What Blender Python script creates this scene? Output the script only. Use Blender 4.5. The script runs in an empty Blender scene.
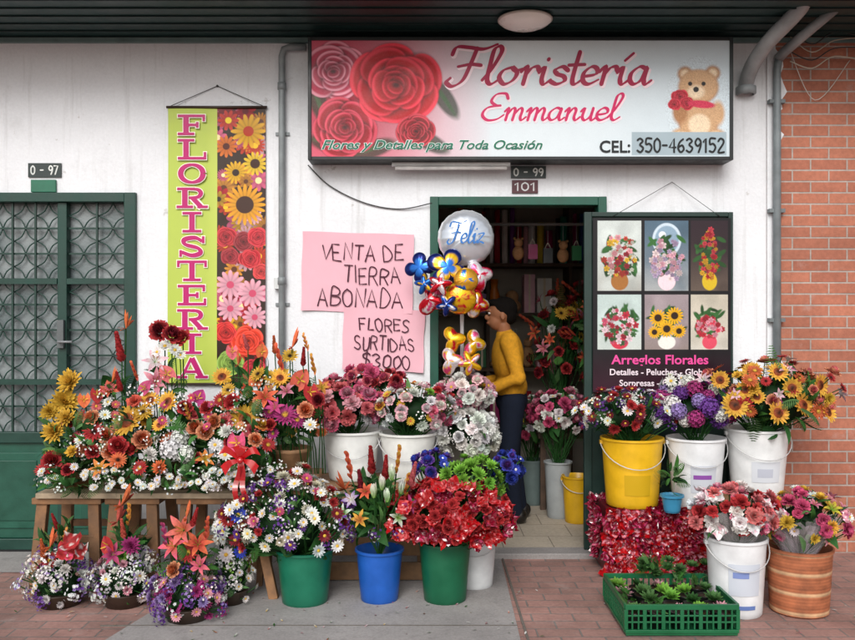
import bpy, math, random
import numpy as np
from mathutils import Vector, Matrix
rnd=random.Random(11); npr=np.random.RandomState(11)
scene=bpy.context.scene
FX=852.0; D=5.5; CH=1.5
def SC(y): return (y+D)/FX
def P(px,py,y):
    s=SC(y); return np.array([(px-427.5)*s,y,CH+(320-py)*s])
def lin(h):
    h=h.lstrip('#'); o=[]
    for i in (0,2,4):
        c=int(h[i:i+2],16)/255; o.append(c/12.92 if c<=.04045 else ((c+.055)/1.055)**2.4)
    return np.array(o)
# ---------------------------------------------------------------- materials
MATS={}
def newmat(name):
    m=bpy.data.materials.new(name); m.use_nodes=True; nt=m.node_tree; nt.nodes.clear()
    out=nt.nodes.new('ShaderNodeOutputMaterial'); p=nt.nodes.new('ShaderNodeBsdfPrincipled')
    nt.links.new(p.outputs[0],out.inputs[0]); MATS[name]=m
    return m,nt,p,out
def noise(nt,scale,detail=4,vec=None,rough=.55):
    n=nt.nodes.new('ShaderNodeTexNoise'); n.inputs['Scale'].default_value=scale
    n.inputs['Detail'].default_value=detail; n.inputs['Roughness'].default_value=rough
    if vec is not None: nt.links.new(vec,n.inputs['Vector'])
    return n.outputs[0]
def mrange(nt,v,a,b,c,d):
    n=nt.nodes.new('ShaderNodeMapRange'); n.inputs[1].default_value=a;n.inputs[2].default_value=b
    n.inputs[3].default_value=c;n.inputs[4].default_value=d; nt.links.new(v,n.inputs[0]); return n.outputs[0]
def scalecol(nt,col,fac):
    n=nt.nodes.new('ShaderNodeVectorMath'); n.operation='SCALE'
    nt.links.new(col,n.inputs[0]); nt.links.new(fac,n.inputs[3]); return n.outputs[0]
def mixcol(nt,fac,a,b):
    n=nt.nodes.new('ShaderNodeMix'); n.data_type='RGBA'
    if isinstance(fac,float): n.inputs[0].default_value=fac
    else: nt.links.new(fac,n.inputs[0])
    for i,v in ((6,a),(7,b)):
        if hasattr(v,'links'): nt.links.new(v,n.inputs[i])
        else: n.inputs[i].default_value=(*v,1)
    return n.outputs[2]
def bump(nt,p,h,strength=.3,dist=.01):
    b=nt.nodes.new('ShaderNodeBump'); b.inputs['Strength'].default_value=strength; b.inputs['Distance'].default_value=dist
    nt.links.new(h,b.inputs['Height']); nt.links.new(b.outputs[0],p.inputs['Normal'])
def objco(nt):
    return nt.nodes.new('ShaderNodeTexCoord').outputs['Object']
def vc(name,rough=.5,var=.2,nscale=25,transl=0,metal=0,coat=0,bmp=0,bscale=150,spec=.5,alpha=1,sat=1):
    m,nt,p,out=newmat(name)
    a=nt.nodes.new('ShaderNodeAttribute'); a.attribute_name='Col'
    co=objco(nt)
    n=noise(nt,nscale,5,co)
    c=scalecol(nt,a.outputs['Color'],mrange(nt,n,.3,.7,1-var,1+var*.7))
    if sat!=1:
        h=nt.nodes.new('ShaderNodeHueSaturation'); h.inputs['Saturation'].default_value=sat; nt.links.new(c,h.inputs['Color']); c=h.outputs[0]
    nt.links.new(c,p.inputs['Base Color'])
    p.inputs['Roughness'].default_value=rough; p.inputs['Metallic'].default_value=metal
    p.inputs['Specular IOR Level'].default_value=spec
    p.inputs['Coat Weight'].default_value=coat; p.inputs['Coat Roughness'].default_value=.15
    if rough>.25:
        r=mrange(nt,n,.3,.7,rough-.1,min(1,rough+.12)); nt.links.new(r,p.inputs['Roughness'])
    if bmp: bump(nt,p,noise(nt,bscale,4,co),bmp,.004)
    if alpha<1: p.inputs['Alpha'].default_value=alpha
    if transl:
        t=nt.nodes.new('ShaderNodeBsdfTranslucent'); nt.links.new(c,t.inputs[0])
        ms=nt.nodes.new('ShaderNodeMixShader'); ms.inputs[0].default_value=transl
        nt.links.new(p.outputs[0],ms.inputs[1]); nt.links.new(t.outputs[0],ms.inputs[2]); nt.links.new(ms.outputs[0],out.inputs[0])
    return m
vc('flora',.6,.24,70,transl=.18,spec=.2,sat=.93)
vc('plastic',.38,.16,9,bmp=.15,bscale=40)
vc('paint',.45,.22,9,bmp=.15,bscale=60)
vc('metal_grey',.5,.25,10,metal=.1,bmp=.2,bscale=60)
vc('wood',.7,.35,14,bmp=.4,bscale=60)
vc('print',.42,.03,8,spec=.35)
vc('paper',.85,.05,6,bmp=.15,bscale=12)
vc('foil',.2,.05,5,metal=.6,bmp=.12,bscale=30)
vc('cello',.14,.15,25,transl=.15,spec=.8,coat=.6)
vc('clear_wrap',.08,.05,20,alpha=.25,spec=.8)
vc('cloth',.9,.18,40,bmp=.4,bscale=120,spec=.15)
vc('skin',.5,.08,20,spec=.35)
vc('interior',.8,.15,4)
vc('lampglass',.3,.05,4)
def plaster():
    m,nt,p,o=newmat('plaster'); co=objco(nt)
    big=noise(nt,1.1,6,co,.6)
    mp=nt.nodes.new('ShaderNodeMapping'); mp.inputs['Scale'].default_value=(9,1,.55); nt.links.new(co,mp.inputs[0])
    streak=noise(nt,1.4,6,mp.outputs[0],.65)
    fine=noise(nt,60,4,co)
    c=mixcol(nt,mrange(nt,big,.35,.7,0,1),(.83,.845,.87),(.72,.735,.76))
    c=mixcol(nt,mrange(nt,streak,.55,.8,0,.6),c,(.46,.46,.45))
    sp=nt.nodes.new('ShaderNodeSeparateXYZ'); nt.links.new(co,sp.inputs[0])
    low=mrange(nt,sp.outputs[2],.0,.7,.8,0)
    mul=nt.nodes.new('ShaderNodeMath'); mul.operation='MULTIPLY'; nt.links.new(low,mul.inputs[0]); nt.links.new(mrange(nt,big,.3,.6,.3,1),mul.inputs[1])
    c=mixcol(nt,mul.outputs[0],c,(.34,.33,.31))
    chip=noise(nt,7,8,co,.7)
    c=mixcol(nt,mrange(nt,chip,.64,.67,0,.55),c,(.42,.40,.37))
    sm=noise(nt,3.1,8,co,.75); c=mixcol(nt,mrange(nt,sm,.55,.75,0,.35),c,(.5,.5,.5))
    c=scalecol(nt,c,mrange(nt,fine,.3,.7,.96,1.03))
    nt.links.new(c,p.inputs['Base Color']); p.inputs['Roughness'].default_value=.85
    bump(nt,p,noise(nt,22,8,co,.65),.4,.014)
plaster()
def brickmat(name,plane,bw,rh,c1,c2,mo,ms,rot=0,dirt=.4,bd=.006):
    m,nt,p,o=newmat(name); co=objco(nt)
    sp=nt.nodes.new('ShaderNodeSeparateXYZ'); nt.links.new(co,sp.inputs[0])
    cb=nt.nodes.new('ShaderNodeCombineXYZ'); nt.links.new(sp.outputs[0],cb.inputs[0]); nt.links.new(sp.outputs[2 if plane=='xz' else 1],cb.inputs[1])
    mp=nt.nodes.new('ShaderNodeMapping'); mp.inputs['Rotation'].default_value=(0,0,rot); nt.links.new(cb.outputs[0],mp.inputs[0])
    b=nt.nodes.new('ShaderNodeTexBrick'); nt.links.new(mp.outputs[0],b.inputs['Vector'])
    b.inputs['Scale'].default_value=1; b.inputs['Brick Width'].default_value=bw; b.inputs['Row Height'].default_value=rh
    b.inputs['Mortar Size'].default_value=ms; b.inputs['Mortar Smooth'].default_value=.3; b.inputs['Bias'].default_value=0
    b.inputs['Color1'].default_value=(*c1,1); b.inputs['Color2'].default_value=(*c2,1); b.inputs['Mortar'].default_value=(*mo,1)
    n1=noise(nt,2.2,6,co,.6); n2=noise(nt,45,5,co,.6)
    c=scalecol(nt,b.outputs['Color'],mrange(nt,n1,.3,.7,1-dirt*.6,1+dirt*.5))
    c=scalecol(nt,c,mrange(nt,n2,.3,.7,.85,1.12))
    n3=noise(nt,5,7,co,.7); c=mixcol(nt,mrange(nt,n3,.58,.72,0,.35),c,(.42,.38,.36))
    nt.links.new(c,p.inputs['Base Color']); p.inputs['Roughness'].default_value=.85
    inv=nt.nodes.new('ShaderNodeMath'); inv.operation='MULTIPLY_ADD'; nt.links.new(b.outputs['Fac'],inv.inputs[0]); inv.inputs[1].default_value=-1; nt.links.new(mrange(nt,n2,0,1,0,.5),inv.inputs[2])
    bump(nt,p,inv.outputs[0],.8,bd)
brickmat('brick','xz',.235,.0725,(.44,.165,.10),(.34,.12,.075),(.40,.33,.29),.006)
brickmat('pavers','xy',.21,.105,(.36,.20,.17),(.28,.165,.14),(.20,.17,.155),.005,rot=0.0,dirt=.6)
brickmat('tiles','xy',.33,.33,(.46,.40,.32),(.42,.36,.28),(.22,.19,.15),.004,dirt=.3,bd=.002)
def concrete(name,base):
    m,nt,p,o=newmat(name); co=objco(nt)
    n1=noise(nt,1.5,7,co,.65); n2=noise(nt,90,4,co); n3=noise(nt,9,8,co,.75)
    c=mixcol(nt,mrange(nt,n1,.35,.68,0,1),tuple(base),tuple(np.array(base)*.72))
    c=mixcol(nt,mrange(nt,n3,.52,.75,0,.65),c,tuple(np.array(base)*.5))
    c=scalecol(nt,c,mrange(nt,n2,.3,.7,.85,1.1))
    nt.links.new(c,p.inputs['Base Color']); p.inputs['Roughness'].default_value=.88; bump(nt,p,n2,.35,.004)
concrete('concrete',(.36,.34,.33)); concrete('asphalt',(.055,.055,.055)); concrete('earth',(.17,.15,.13))
# ---------------------------------------------------------------- accumulator
class Acc:
    def __init__(s): s.V=[];s.C=[];s.Q=[];s.T=[];s.qm=[];s.tm=[];s.qs=[];s.ts=[];s.n=0
    def add(s,V,Q=None,T=None,C=(1,1,1),mat=0,smooth=True):
        V=np.asarray(V,float).reshape(-1,3); C=np.asarray(C,float)
        if C.ndim==1: C=np.tile(C,(len(V),1))
        s.V.append(V); s.C.append(C)
        if Q is not None and len(Q):
            Q=np.asarray(Q,int).reshape(-1,4)+s.n; s.Q.append(Q); s.qm.append(np.full(len(Q),mat)); s.qs.append(np.full(len(Q),smooth))
        if T is not None and len(T):
            T=np.asarray(T,int).reshape(-1,3)+s.n; s.T.append(T); s.tm.append(np.full(len(T),mat)); s.ts.append(np.full(len(T),smooth))
        s.n+=len(V)
    def build(s,name,mats,bevel=0,recenter=True,parent=None):
        V=np.concatenate(s.V); C=np.concatenate(s.C)
        Q=np.concatenate(s.Q) if s.Q else np.zeros((0,4),int); T=np.concatenate(s.T) if s.T else np.zeros((0,3),int)
        loc=np.zeros(3)
        if recenter:
            mn=V.min(0);mx=V.max(0); loc=np.array([(mn[0]+mx[0])/2,(mn[1]+mx[1])/2,mn[2]]); V=V-loc
        me=bpy.data.meshes.new(name)
        me.vertices.add(len(V)); me.vertices.foreach_set('co',V.astype(np.float32).ravel())
        nl=Q.size+T.size; me.loops.add(nl); me.loops.foreach_set('vertex_index',np.concatenate([Q.ravel(),T.ravel()]).astype(np.int32))
        npoly=len(Q)+len(T); me.polygons.add(npoly)
        st=np.concatenate([np.arange(len(Q))*4,Q.size+np.arange(len(T))*3]).astype(np.int32)
        me.polygons.foreach_set('loop_start',st)
        mi=np.concatenate((s.qm or [])+(s.tm or [])).astype(np.int32); me.polygons.foreach_set('material_index',mi)
        sm=np.concatenate((s.qs or [])+(s.ts or [])).astype(bool); me.polygons.foreach_set('use_smooth',sm)
        me.update(calc_edges=True); me.validate()
        a=me.color_attributes.new('Col','FLOAT_COLOR','POINT')
        cc=np.ones((len(V),4),np.float32); cc[:,:3]=np.clip(C,0,1); a.data.foreach_set('color',cc.ravel())
        for m in mats: me.materials.append(MATS[m])
        ob=bpy.data.objects.new(name,me); scene.collection.objects.link(ob); ob.location=loc
        if bevel:
            b=ob.modifiers.new('b','BEVEL'); b.width=bevel; b.segments=2; b.limit_method='ANGLE'; b.angle_limit=math.radians(40)
        if parent is not None: setparent(ob,parent)
        return ob
def setparent(ob,e):
    ob.parent=e; ob.location=ob.location-e.location
def empty(name,loc=(0,0,0)):
    e=bpy.data.objects.new(name,None); e.empty_display_size=.1; e.location=Vector(loc); scene.collection.objects.link(e); return e
BQ=[(0,1,2,3),(7,6,5,4),(0,4,5,1),(1,5,6,2),(2,6,7,3),(3,7,4,0)]
def box(a,x0,x1,y0,y1,z0,z1,col,mat=0):
    V=[(x0,y0,z0),(x0,y1,z0),(x1,y1,z0),(x1,y0,z0),(x0,y0,z1),(x0,y1,z1),(x1,y1,z1),(x1,y0,z1)]
    a.add(V,BQ,None,col,mat,False)
def obox(a,p0,p1,w,h,col,mat=0):
    p0=np.array(p0,float);p1=np.array(p1,float); d=p1-p0; d/=np.linalg.norm(d)
    up=np.array([0,0,1.]) if abs(d[2])<.9 else np.array([0,1.,0])
    x=np.cross(d,up);x/=np.linalg.norm(x); u=np.cross(x,d)
    V=[]
    for p in (p0,p1):
        for sx,su in ((-1,-1),(-1,1),(1,1),(1,-1)): V.append(p+x*sx*w/2+u*su*h/2)
    a.add(V,BQ,None,col,mat,False)
def tube(a,pts,r,col,n=8,mat=0,cap=True):
    pts=[np.array(p,float) for p in pts]; m=len(pts); V=[];C=[]
    rs=r if hasattr(r,'__len__') else [r]*m
    col=np.asarray(col,float); cols=col if col.ndim==2 else np.tile(col,(m,1))
    ref=None
    for i,p in enumerate(pts):
        d=(pts[min(i+1,m-1)]-pts[max(i-1,0)]); d/=(np.linalg.norm(d)+1e-9)
        if ref is None:
            ref=np.cross(d,[0.3,.2,1.]); 
            if np.linalg.norm(ref)<.1: ref=np.cross(d,[1.,0,0])
        ref=ref-d*np.dot(ref,d); ref/=np.linalg.norm(ref)+1e-9; b=np.cross(d,ref)
        for k in range(n):
            t=2*math.pi*k/n; V.append(p+rs[i]*(math.cos(t)*ref+math.sin(t)*b)); C.append(cols[i])
    Q=[(i*n+k,i*n+(k+1)%n,(i+1)*n+(k+1)%n,(i+1)*n+k) for i in range(m-1) for k in range(n)]
    T=[]
    if cap:
        V.append(pts[0]);V.append(pts[-1]);C.append(cols[0]);C.append(cols[-1]); c0=m*n
        for k in range(n): T.append((c0,(k+1)%n,k)); T.append((c0+1,(m-1)*n+k,(m-1)*n+(k+1)%n))
    a.add(V,Q,T,np.array(C),mat,True)
def lathe(a,c,prof,col,n=32,mat=0,wob=0,smooth=True):
    V=[];C=[];m=len(prof); col=np.asarray(col,float); cols=col if col.ndim==2 else np.tile(col,(m,1))
    for i,(r,z) in enumerate(prof):
        for k in range(n):
            t=2*math.pi*k/n; rr=r*(1+wob*math.sin(2*t+1)); V.append((c[0]+rr*math.cos(t),c[1]+rr*math.sin(t),c[2]+z)); C.append(cols[i])
    Q=[(i*n+k,i*n+(k+1)%n,(i+1)*n+(k+1)%n,(i+1)*n+k) for i in range(m-1) for k in range(n)]
    a.add(V,Q,None,np.array(C),mat,smooth)
def ell(a,c,r,col,nu=16,nv=10,mat=0,jit=0,M=None):
    V=[];
    for j in range(nv+1):
        ph=math.pi*j/nv
        for i in range(nu):
            t=2*math.pi*i/nu; q=1+jit*(rnd.random()-.5)
            v=np.array([r[0]*math.sin(ph)*math.cos(t),r[1]*math.sin(ph)*math.sin(t),r[2]*math.cos(ph)])*q
            if M is not None: v=M@v
            V.append(v+np.array(c))
    Q=[(j*nu+i,(j+1)*nu+i,(j+1)*nu+(i+1)%nu,j*nu+(i+1)%nu) for j in range(nv) for i in range(nu)]
    a.add(V,Q,None,col,mat,True)
# ---------------------------------------------------------------- stroke lettering
def smooth(pts,k=6):
    p=[pts[0]]+list(pts)+[pts[-1]]; o=[]
    for i in range(1,len(p)-2):
        p0,p1,p2,p3=[np.array(q,float) for q in p[i-1:i+3]]
        for j in range(k):
            t=j/k; o.append(.5*((2*p1)+(-p0+p2)*t+(2*p0-5*p1+4*p2-p3)*t*t+(-p0+3*p1-3*p2+p3)*t**3))
    o.append(np.array(pts[-1],float)); return o
DEP=[0.0]
def ribbon(a,pts,w,col,y,mat=0,nib=None,wmin=None,caps=True):
    pts=[np.array(p,float) for p in pts]; m=len(pts); V=[]; ws=[]
    DEP[0]=(DEP[0]+4e-5)%8e-4; y=y-DEP[0]
    for i in range(m):
        d=pts[min(i+1,m-1)]-pts[max(i-1,0)]; L=np.linalg.norm(d)+1e-9; d/=L; nrm=np.array([-d[1],d[0]])
        ww=w
        if nib is not None:
            ang=math.atan2(d[1],d[0]); ww=wmin+(w-wmin)*abs(math.sin(ang-nib))
        ws.append(ww)
        for s in (-1,1): q=pts[i]+nrm*s*ww/2; V.append((q[0],y-i*1.5e-6,q[1]))
    Q=[(2*i,2*i+1,2*i+3,2*i+2) for i in range(m-1)]
    a.add(V,Q,None,col,mat,False)
    if caps:
        for e,yy in ((0,y-1e-5-m*1.5e-6),(m-1,y-2e-5-m*1.5e-6)):
            r=ws[e]/2; c=pts[e]; V=[(c[0],yy,c[1])]+[(c[0]+r*math.cos(t*math.pi/4),yy,c[1]+r*math.sin(t*math.pi/4)) for t in range(8)]
            a.add(V,None,[(0,1+k,1+(k+1)%8) for k in range(8)],col,mat,False)
CAP={'A':(.7,[[(0,0),(.35,1),(.7,0)],[(.12,.35),(.58,.35)]]),
'B':(.65,[[(0,0),(0,1),(.4,.98),(.58,.82),(.45,.58),(.05,.53)],[(.05,.52),(.5,.48),(.65,.27),(.45,.03),(0,0)]]),
'C':(.65,[[(.62,.85),(.4,1),(.12,.85),(0,.5),(.12,.13),(.38,0),(.65,.15)]]),
'D':(.65,[[(0,0),(0,1),(.35,.93),(.65,.6),(.62,.3),(.35,.03),(0,0)]]),
'E':(.58,[[(.55,1),(0,1),(0,0),(.58,0)],[(0,.52),(.45,.52)]]),
'F':(.55,[[(.55,1),(0,1),(0,0)],[(0,.52),(.45,.52)]]),
'I':(.12,[[(.06,0),(.06,1)]]),'L':(.5,[[(0,1),(0,0),(.5,0)]]),
'N':(.62,[[(0,0),(0,1),(.62,0),(.62,1)]]),
'O':(.68,[[(.34,1),(.08,.8),(0,.5),(.08,.18),(.34,0),(.6,.18),(.68,.5),(.6,.82),(.34,1)]]),
'R':(.62,[[(0,0),(0,1),(.42,.98),(.58,.78),(.42,.55),(0,.5)],[(.25,.52),(.62,0)]]),
'S':(.55,[[(.52,.88),(.3,1),(.06,.86),(.1,.62),(.45,.42),(.53,.18),(.3,0),(0,.12)]]),
'T':(.62,[[(0,1),(.62,1)],[(.31,1),(.31,0)]]),
'U':(.62,[[(0,1),(.02,.3),(.15,.03),(.4,.0),(.6,.25),(.62,1)]]),
'V':(.66,[[(0,1),(.33,0),(.66,1)]]),
'$':(.55,[[(.52,.82),(.3,.95),(.06,.82),(.1,.6),(.45,.42),(.53,.2),(.3,.05),(0,.15)],[(.28,1.1),(.28,-.1)]]),
'0':(.5,[[(.25,1),(.04,.8),(0,.5),(.04,.2),(.25,0),(.46,.2),(.5,.5),(.46,.8),(.25,1)]]),
'1':(.3,[[(0,.75),(.2,1),(.2,0)]]),'2':(.5,[[(.02,.8),(.2,1),(.45,.88),(.42,.6),(0,0),(.5,0)]]),
'3':(.5,[[(.02,.88),(.25,1),(.46,.8),(.22,.55),(.5,.3),(.28,0),(0,.12)]]),
'4':(.52,[[(.4,0),(.4,1),(0,.35),(.52,.35)]]),'5':(.5,[[(.48,1),(.06,1),(.03,.58),(.3,.62),(.5,.35),(.3,.02),(0,.08)]]),
'6':(.5,[[(.42,.95),(.12,.7),(0,.3),(.22,0),(.48,.2),(.35,.5),(.03,.35)]]),
'7':(.5,[[(0,1),(.5,1),(.15,0)]]),
'9':(.5,[[(.48,.65),(.22,.45),(.02,.7),(.22,1),(.48,.8),(.46,.4),(.3,0)]]),
'-':(.35,[[(.0,.5),(.35,.5)]]),' ':(.35,[]),':':(.15,[[(.07,.15),(.08,.2)],[(.07,.65),(.08,.7)]]),
}
def caps(a,txt,x0,x1,z,h,w,col,y,jit=0,slope=0):
    tot=sum(CAP[c][0]+.22 for c in txt)-.22; sx=(x1-x0)/tot; x=0
    for c in txt:
        adv,st=CAP[c]; dz=jit*(rnd.random()-.5)*h; hh=h*(1+jit*(rnd.random()-.5)); sk_=jit*1.2*(rnd.random()-.5)
        for s in st:
            curved=len(s)>4
            q=[(x0+(x+p[0]+sk_*p[1]+jit*.35*(rnd.random()-.5))*sx,z+dz+(p[1]+jit*.35*(rnd.random()-.5))*hh+slope*(x+p[0])*sx) for p in s]
            if curved: q=smooth(q,4)
            ribbon(a,q,w*(1+jit*2*(rnd.random()-.5)),col,y)
        x+=adv+.22
SCR={'l':(.32,[[(0,.1),(.14,.4),(.26,.85),(.2,1),(.1,.9),(.09,.5),(.1,.12),(.2,0),(.34,.12)]]),
'o':(.44,[[(.24,.45),(.07,.36),(.02,.17),(.15,0),(.31,.1),(.36,.3),(.24,.45),(.32,.36),(.46,.4)]]),
'r':(.37,[[(0,.32),(.09,.47),(.11,.35),(.1,0)],[(.1,.22),(.2,.42),(.31,.46),(.36,.36)]]),
'i':(.26,[[(0,.3),(.09,.45),(.09,.12),(.16,0),(.28,.12)],[(.13,.64),(.14,.67)]]),
'j':(.26,[[(0,.3),(.09,.45),(.09,.12),(.16,0),(.28,.12)],[(.1,.62),(.24,.82)]]),
's':(.36,[[(.32,.37),(.2,.46),(.07,.38),(.12,.27),(.27,.2),(.3,.08),(.16,0),(.02,.07)]]),
't':(.28,[[(.12,.85),(.1,.15),(.17,0),(.3,.12)],[(-.04,.5),(.28,.52)]]),
'e':(.34,[[(.04,.2),(.27,.26),(.28,.4),(.16,.46),(.03,.3),(.05,.08),(.18,0),(.36,.12)]]),
'a':(.45,[[(.32,.4),(.18,.46),(.04,.3),(.04,.1),(.14,0),(.27,.12),(.33,.45),(.32,.12),(.38,0),(.48,.1)]]),
'm':(.62,[[(0,.32),(.08,.46),(.09,.3),(.09,0)],[(.09,.2),(.2,.44),(.28,.38),(.28,0)],[(.28,.2),(.4,.44),(.48,.38),(.48,.1),(.54,0),(.64,.12)]]),
'n':(.44,[[(0,.32),(.08,.46),(.09,.3),(.09,0)],[(.09,.2),(.2,.44),(.29,.38),(.29,.1),(.36,0),(.46,.12)]]),
'u':(.45,[[(0,.32),(.08,.45),(.08,.12),(.18,0),(.3,.15),(.32,.44)],[(.32,.45),(.32,.1),(.38,0),(.48,.12)]]),
'z':(.4,[[(.02,.42),(.32,.44),(.04,.02),(.2,.06),(.38,0)]]),
'F':(.72,[[(-.02,.78),(.04,.98),(.3,.97),(.6,.93),(.86,1.06)],[(.46,.95),(.4,.5),(.32,.1),(.14,-.06),(0,.04),(.06,.16)],[(.16,.46),(.4,.52),(.62,.5)]]),
'E':(.62,[[(.6,.82),(.5,1),(.25,.97),(.16,.72),(.32,.56),(.45,.55)],[(.4,.55),(.1,.46),(.02,.2),(.2,0),(.45,.03),(.62,.2)]])}
def script(a,txt,x0,x1,z,h,w,wmin,col,y,shear=.3):
    tot=sum(SCR[c][0] for c in txt); sx=(x1-x0)/tot; x=0
    for c in txt:
        adv,st=SCR[c]
        for s in st:
            q=[(x0+(x+p[0])*sx+shear*p[1]*h,z+p[1]*h) for p in s]
            ribbon(a,smooth(q,7),w,col,y,nib=.5,wmin=wmin)
        x+=adv
def bfont(name,body,x,z,y,size,col,parent,align='LEFT',shear=0,off=0,mat='print',sx=1):
    cu=bpy.data.curves.new(name,'FONT'); cu.body=body; cu.size=size; cu.align_x=align; cu.shear=shear; cu.offset=off; cu.extrude=.0006; cu.resolution_u=3
    ob=bpy.data.objects.new(name+'_c',cu); scene.collection.objects.link(ob)
    bpy.context.view_layer.update()
    me=bpy.data.meshes.new_from_object(ob.evaluated_get(bpy.context.evaluated_depsgraph_get()))
    bpy.data.objects.remove(ob)
    a=me.color_attributes.new('Col','FLOAT_COLOR','POINT'); n=len(me.vertices)
    a.data.foreach_set('color',np.tile(np.append(col,1),(n,1)).astype(np.float32).ravel())
    me.materials.clear(); me.materials.append(MATS[mat])
    o=bpy.data.objects.new(name,me); scene.collection.objects.link(o); o.location=(x,y,z); o.rotation_euler=(math.pi/2,0,0); o.scale=(sx,1,1)
    if parent is not None: setparent(o,parent)
    return o
# ---------------------------------------------------------------- raster prints
class Ras:
    def __init__(s,w,h,bg): s.w=w;s.h=h;s.A=np.tile(np.asarray(bg,float),(h,w,1)); s.Y,s.X=np.mgrid[0:h,0:w].astype(float)
    def blend(s,m,col):
        m=np.clip(m,0,1)[...,None]; s.A=s.A*(1-m)+np.asarray(col)*m
    def ell(s,cx,cy,rx,ry,col,soft=1.0,ang=0,al=1):
        dx=s.X-cx;dy=s.Y-cy;c,si=math.cos(ang),math.sin(ang); u=(dx*c+dy*si)/rx; v=(-dx*si+dy*c)/ry
        d=np.sqrt(u*u+v*v); s.blend(np.clip((1-d)*min(rx,ry)/soft+.5,0,1)*al,col)
    def rect(s,x0,y0,x1,y1,col): s.A[int(y0):int(y1),int(x0):int(x1)]=col
    def flower(s,cx,cy,r,n,col,cc,cr=.3,ph=0):
        dx=s.X-cx;dy=s.Y-cy;R=np.hypot(dx,dy)+1e-6;t=np.arctan2(dy,dx)+ph
        e=r*(.62+.38*np.abs(np.cos(n*t/2))); m=np.clip((e-R)+.5,0,1)
        sh=.6+.45*np.abs(np.cos(n*t/2))*np.clip(R/r,0,1)
        mm=m[...,None]; s.A=s.A*(1-mm)+np.clip(np.asarray(col)*sh[...,None],0,1)*mm
        s.ell(cx,cy,r*cr,r*cr,cc)
    def prose(s,cx,cy,r,col,hi,seed=0,sq=.9):
        """photographic rose print: overlapping cupped petals with bright rims and deep folds"""
        q=random.Random(seed); col=np.asarray(col);hi=np.asarray(hi)
        lay=[(.60,.50,5),(.50,.50,4),(.36,.40,4),(.25,.31,4),(.15,.23,3),(.07,.15,3)]
        for li,(d,pr,n) in enumerate(lay):
            ph=q.random()*6
            for k in range(n):
                t=ph+6.283*k/n+.5*(q.random()-.5); ct,st_=math.cos(t),math.sin(t)*sq
                dd=d*(.85+.3*q.random()); px_=cx+dd*r*ct; py_=cy+dd*r*st_; a_=t+1.57+.5*(q.random()-.5); w=pr*r*(.9+.3*q.random()); h=w*.74
                s.ell(px_-.05*r*ct,py_-.05*r*st_,w*1.06,h*1.1,col*.12,r*.09,a_,.75)
                s.ell(px_,py_,w,h,hi*(.85+.25*q.random()),max(r*.03,1),a_)
                s.ell(px_-.13*h*ct,py_-.13*h*st_,w*.94,h*.90,col*(.85+.25*q.random()),r*.05,a_)
                s.ell(px_-.42*h*ct,py_-.42*h*st_,w*.80,h*.62,col*.30,r*.26,a_,.85)
        s.ell(cx,cy,r*.08,r*.06,col*.15,r*.06)
    def rose(s,cx,cy,r,col): s.prose(cx,cy,r,col,np.asarray(col)*1.5+.04,int(cx*7+cy))
    def mesh(s,a,x0,x1,z0,z1,y,mat=0,yx=None):
        xs=np.linspace(x0,x1,s.w); zs=np.linspace(z1,z0,s.h); X,Z=np.meshgrid(xs,zs); Y=np.full_like(X,y)
        if yx is not None: Y=Y+yx(X,Z)
        V=np.stack([X,Y,Z],-1).reshape(-1,3); i=np.arange(s.w*s.h).reshape(s.h,s.w)
        Q=np.stack([i[:-1,:-1],i[1:,:-1],i[1:,1:],i[:-1,1:]],-1).reshape(-1,4)
        a.add(V,Q,None,s.A.reshape(-1,3),mat,True)
# ---------------------------------------------------------------- colours
K={k:lin(v) for k,v in dict(yellow='F0BE18',orange='E8681C',red='C01018',crimson='860C28',pink='DC4478',ltpink='EFA6B8',magenta='B8247E',purple='6C3498',lilac='A080C4',
 white='F6F5F0',cream='EFE8CC',coral='E25840',blue='1E3EC0',dblue='162878',salmon='E8686C',lime='84C430',green='3c7429',dgreen='1a441d',mgreen='285a24',ggreen='5a8848',brown='2c160c',black='101010',grey='8a8d8f',gold='C88A18',peach='EE9C6C').items()}
# ---------------------------------------------------------------- flower templates
def petal(L,W,ns=3,a0=0.2,bend=0.3,cup=.25,c0=(1,1,1),c1=(1,1,1),r0=0,pk=1.0,tip=.12,z0=0):
    V=[];C=[];x=r0;z=z0; c0=np.asarray(c0);c1=np.asarray(c1)
    for i in range(ns+1):
        t=i/ns; w=W/2*max(math.sin(math.pi*min(1,(.12+.88*t)**pk)),0); 
        if i==ns: w=W/2*tip
        if i>0:
            a=a0+bend*(t-.5/ns); x+=L/ns*math.cos(a); z+=L/ns*math.sin(a)
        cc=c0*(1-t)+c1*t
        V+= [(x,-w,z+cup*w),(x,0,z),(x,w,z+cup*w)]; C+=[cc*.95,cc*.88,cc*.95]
    Q=[]
    for i in range(ns):
        b=i*3; Q+=[(b,b+3,b+4,b+1),(b+1,b+4,b+5,b+2)]
    return np.array(V),np.array(Q),np.array(C)
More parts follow.
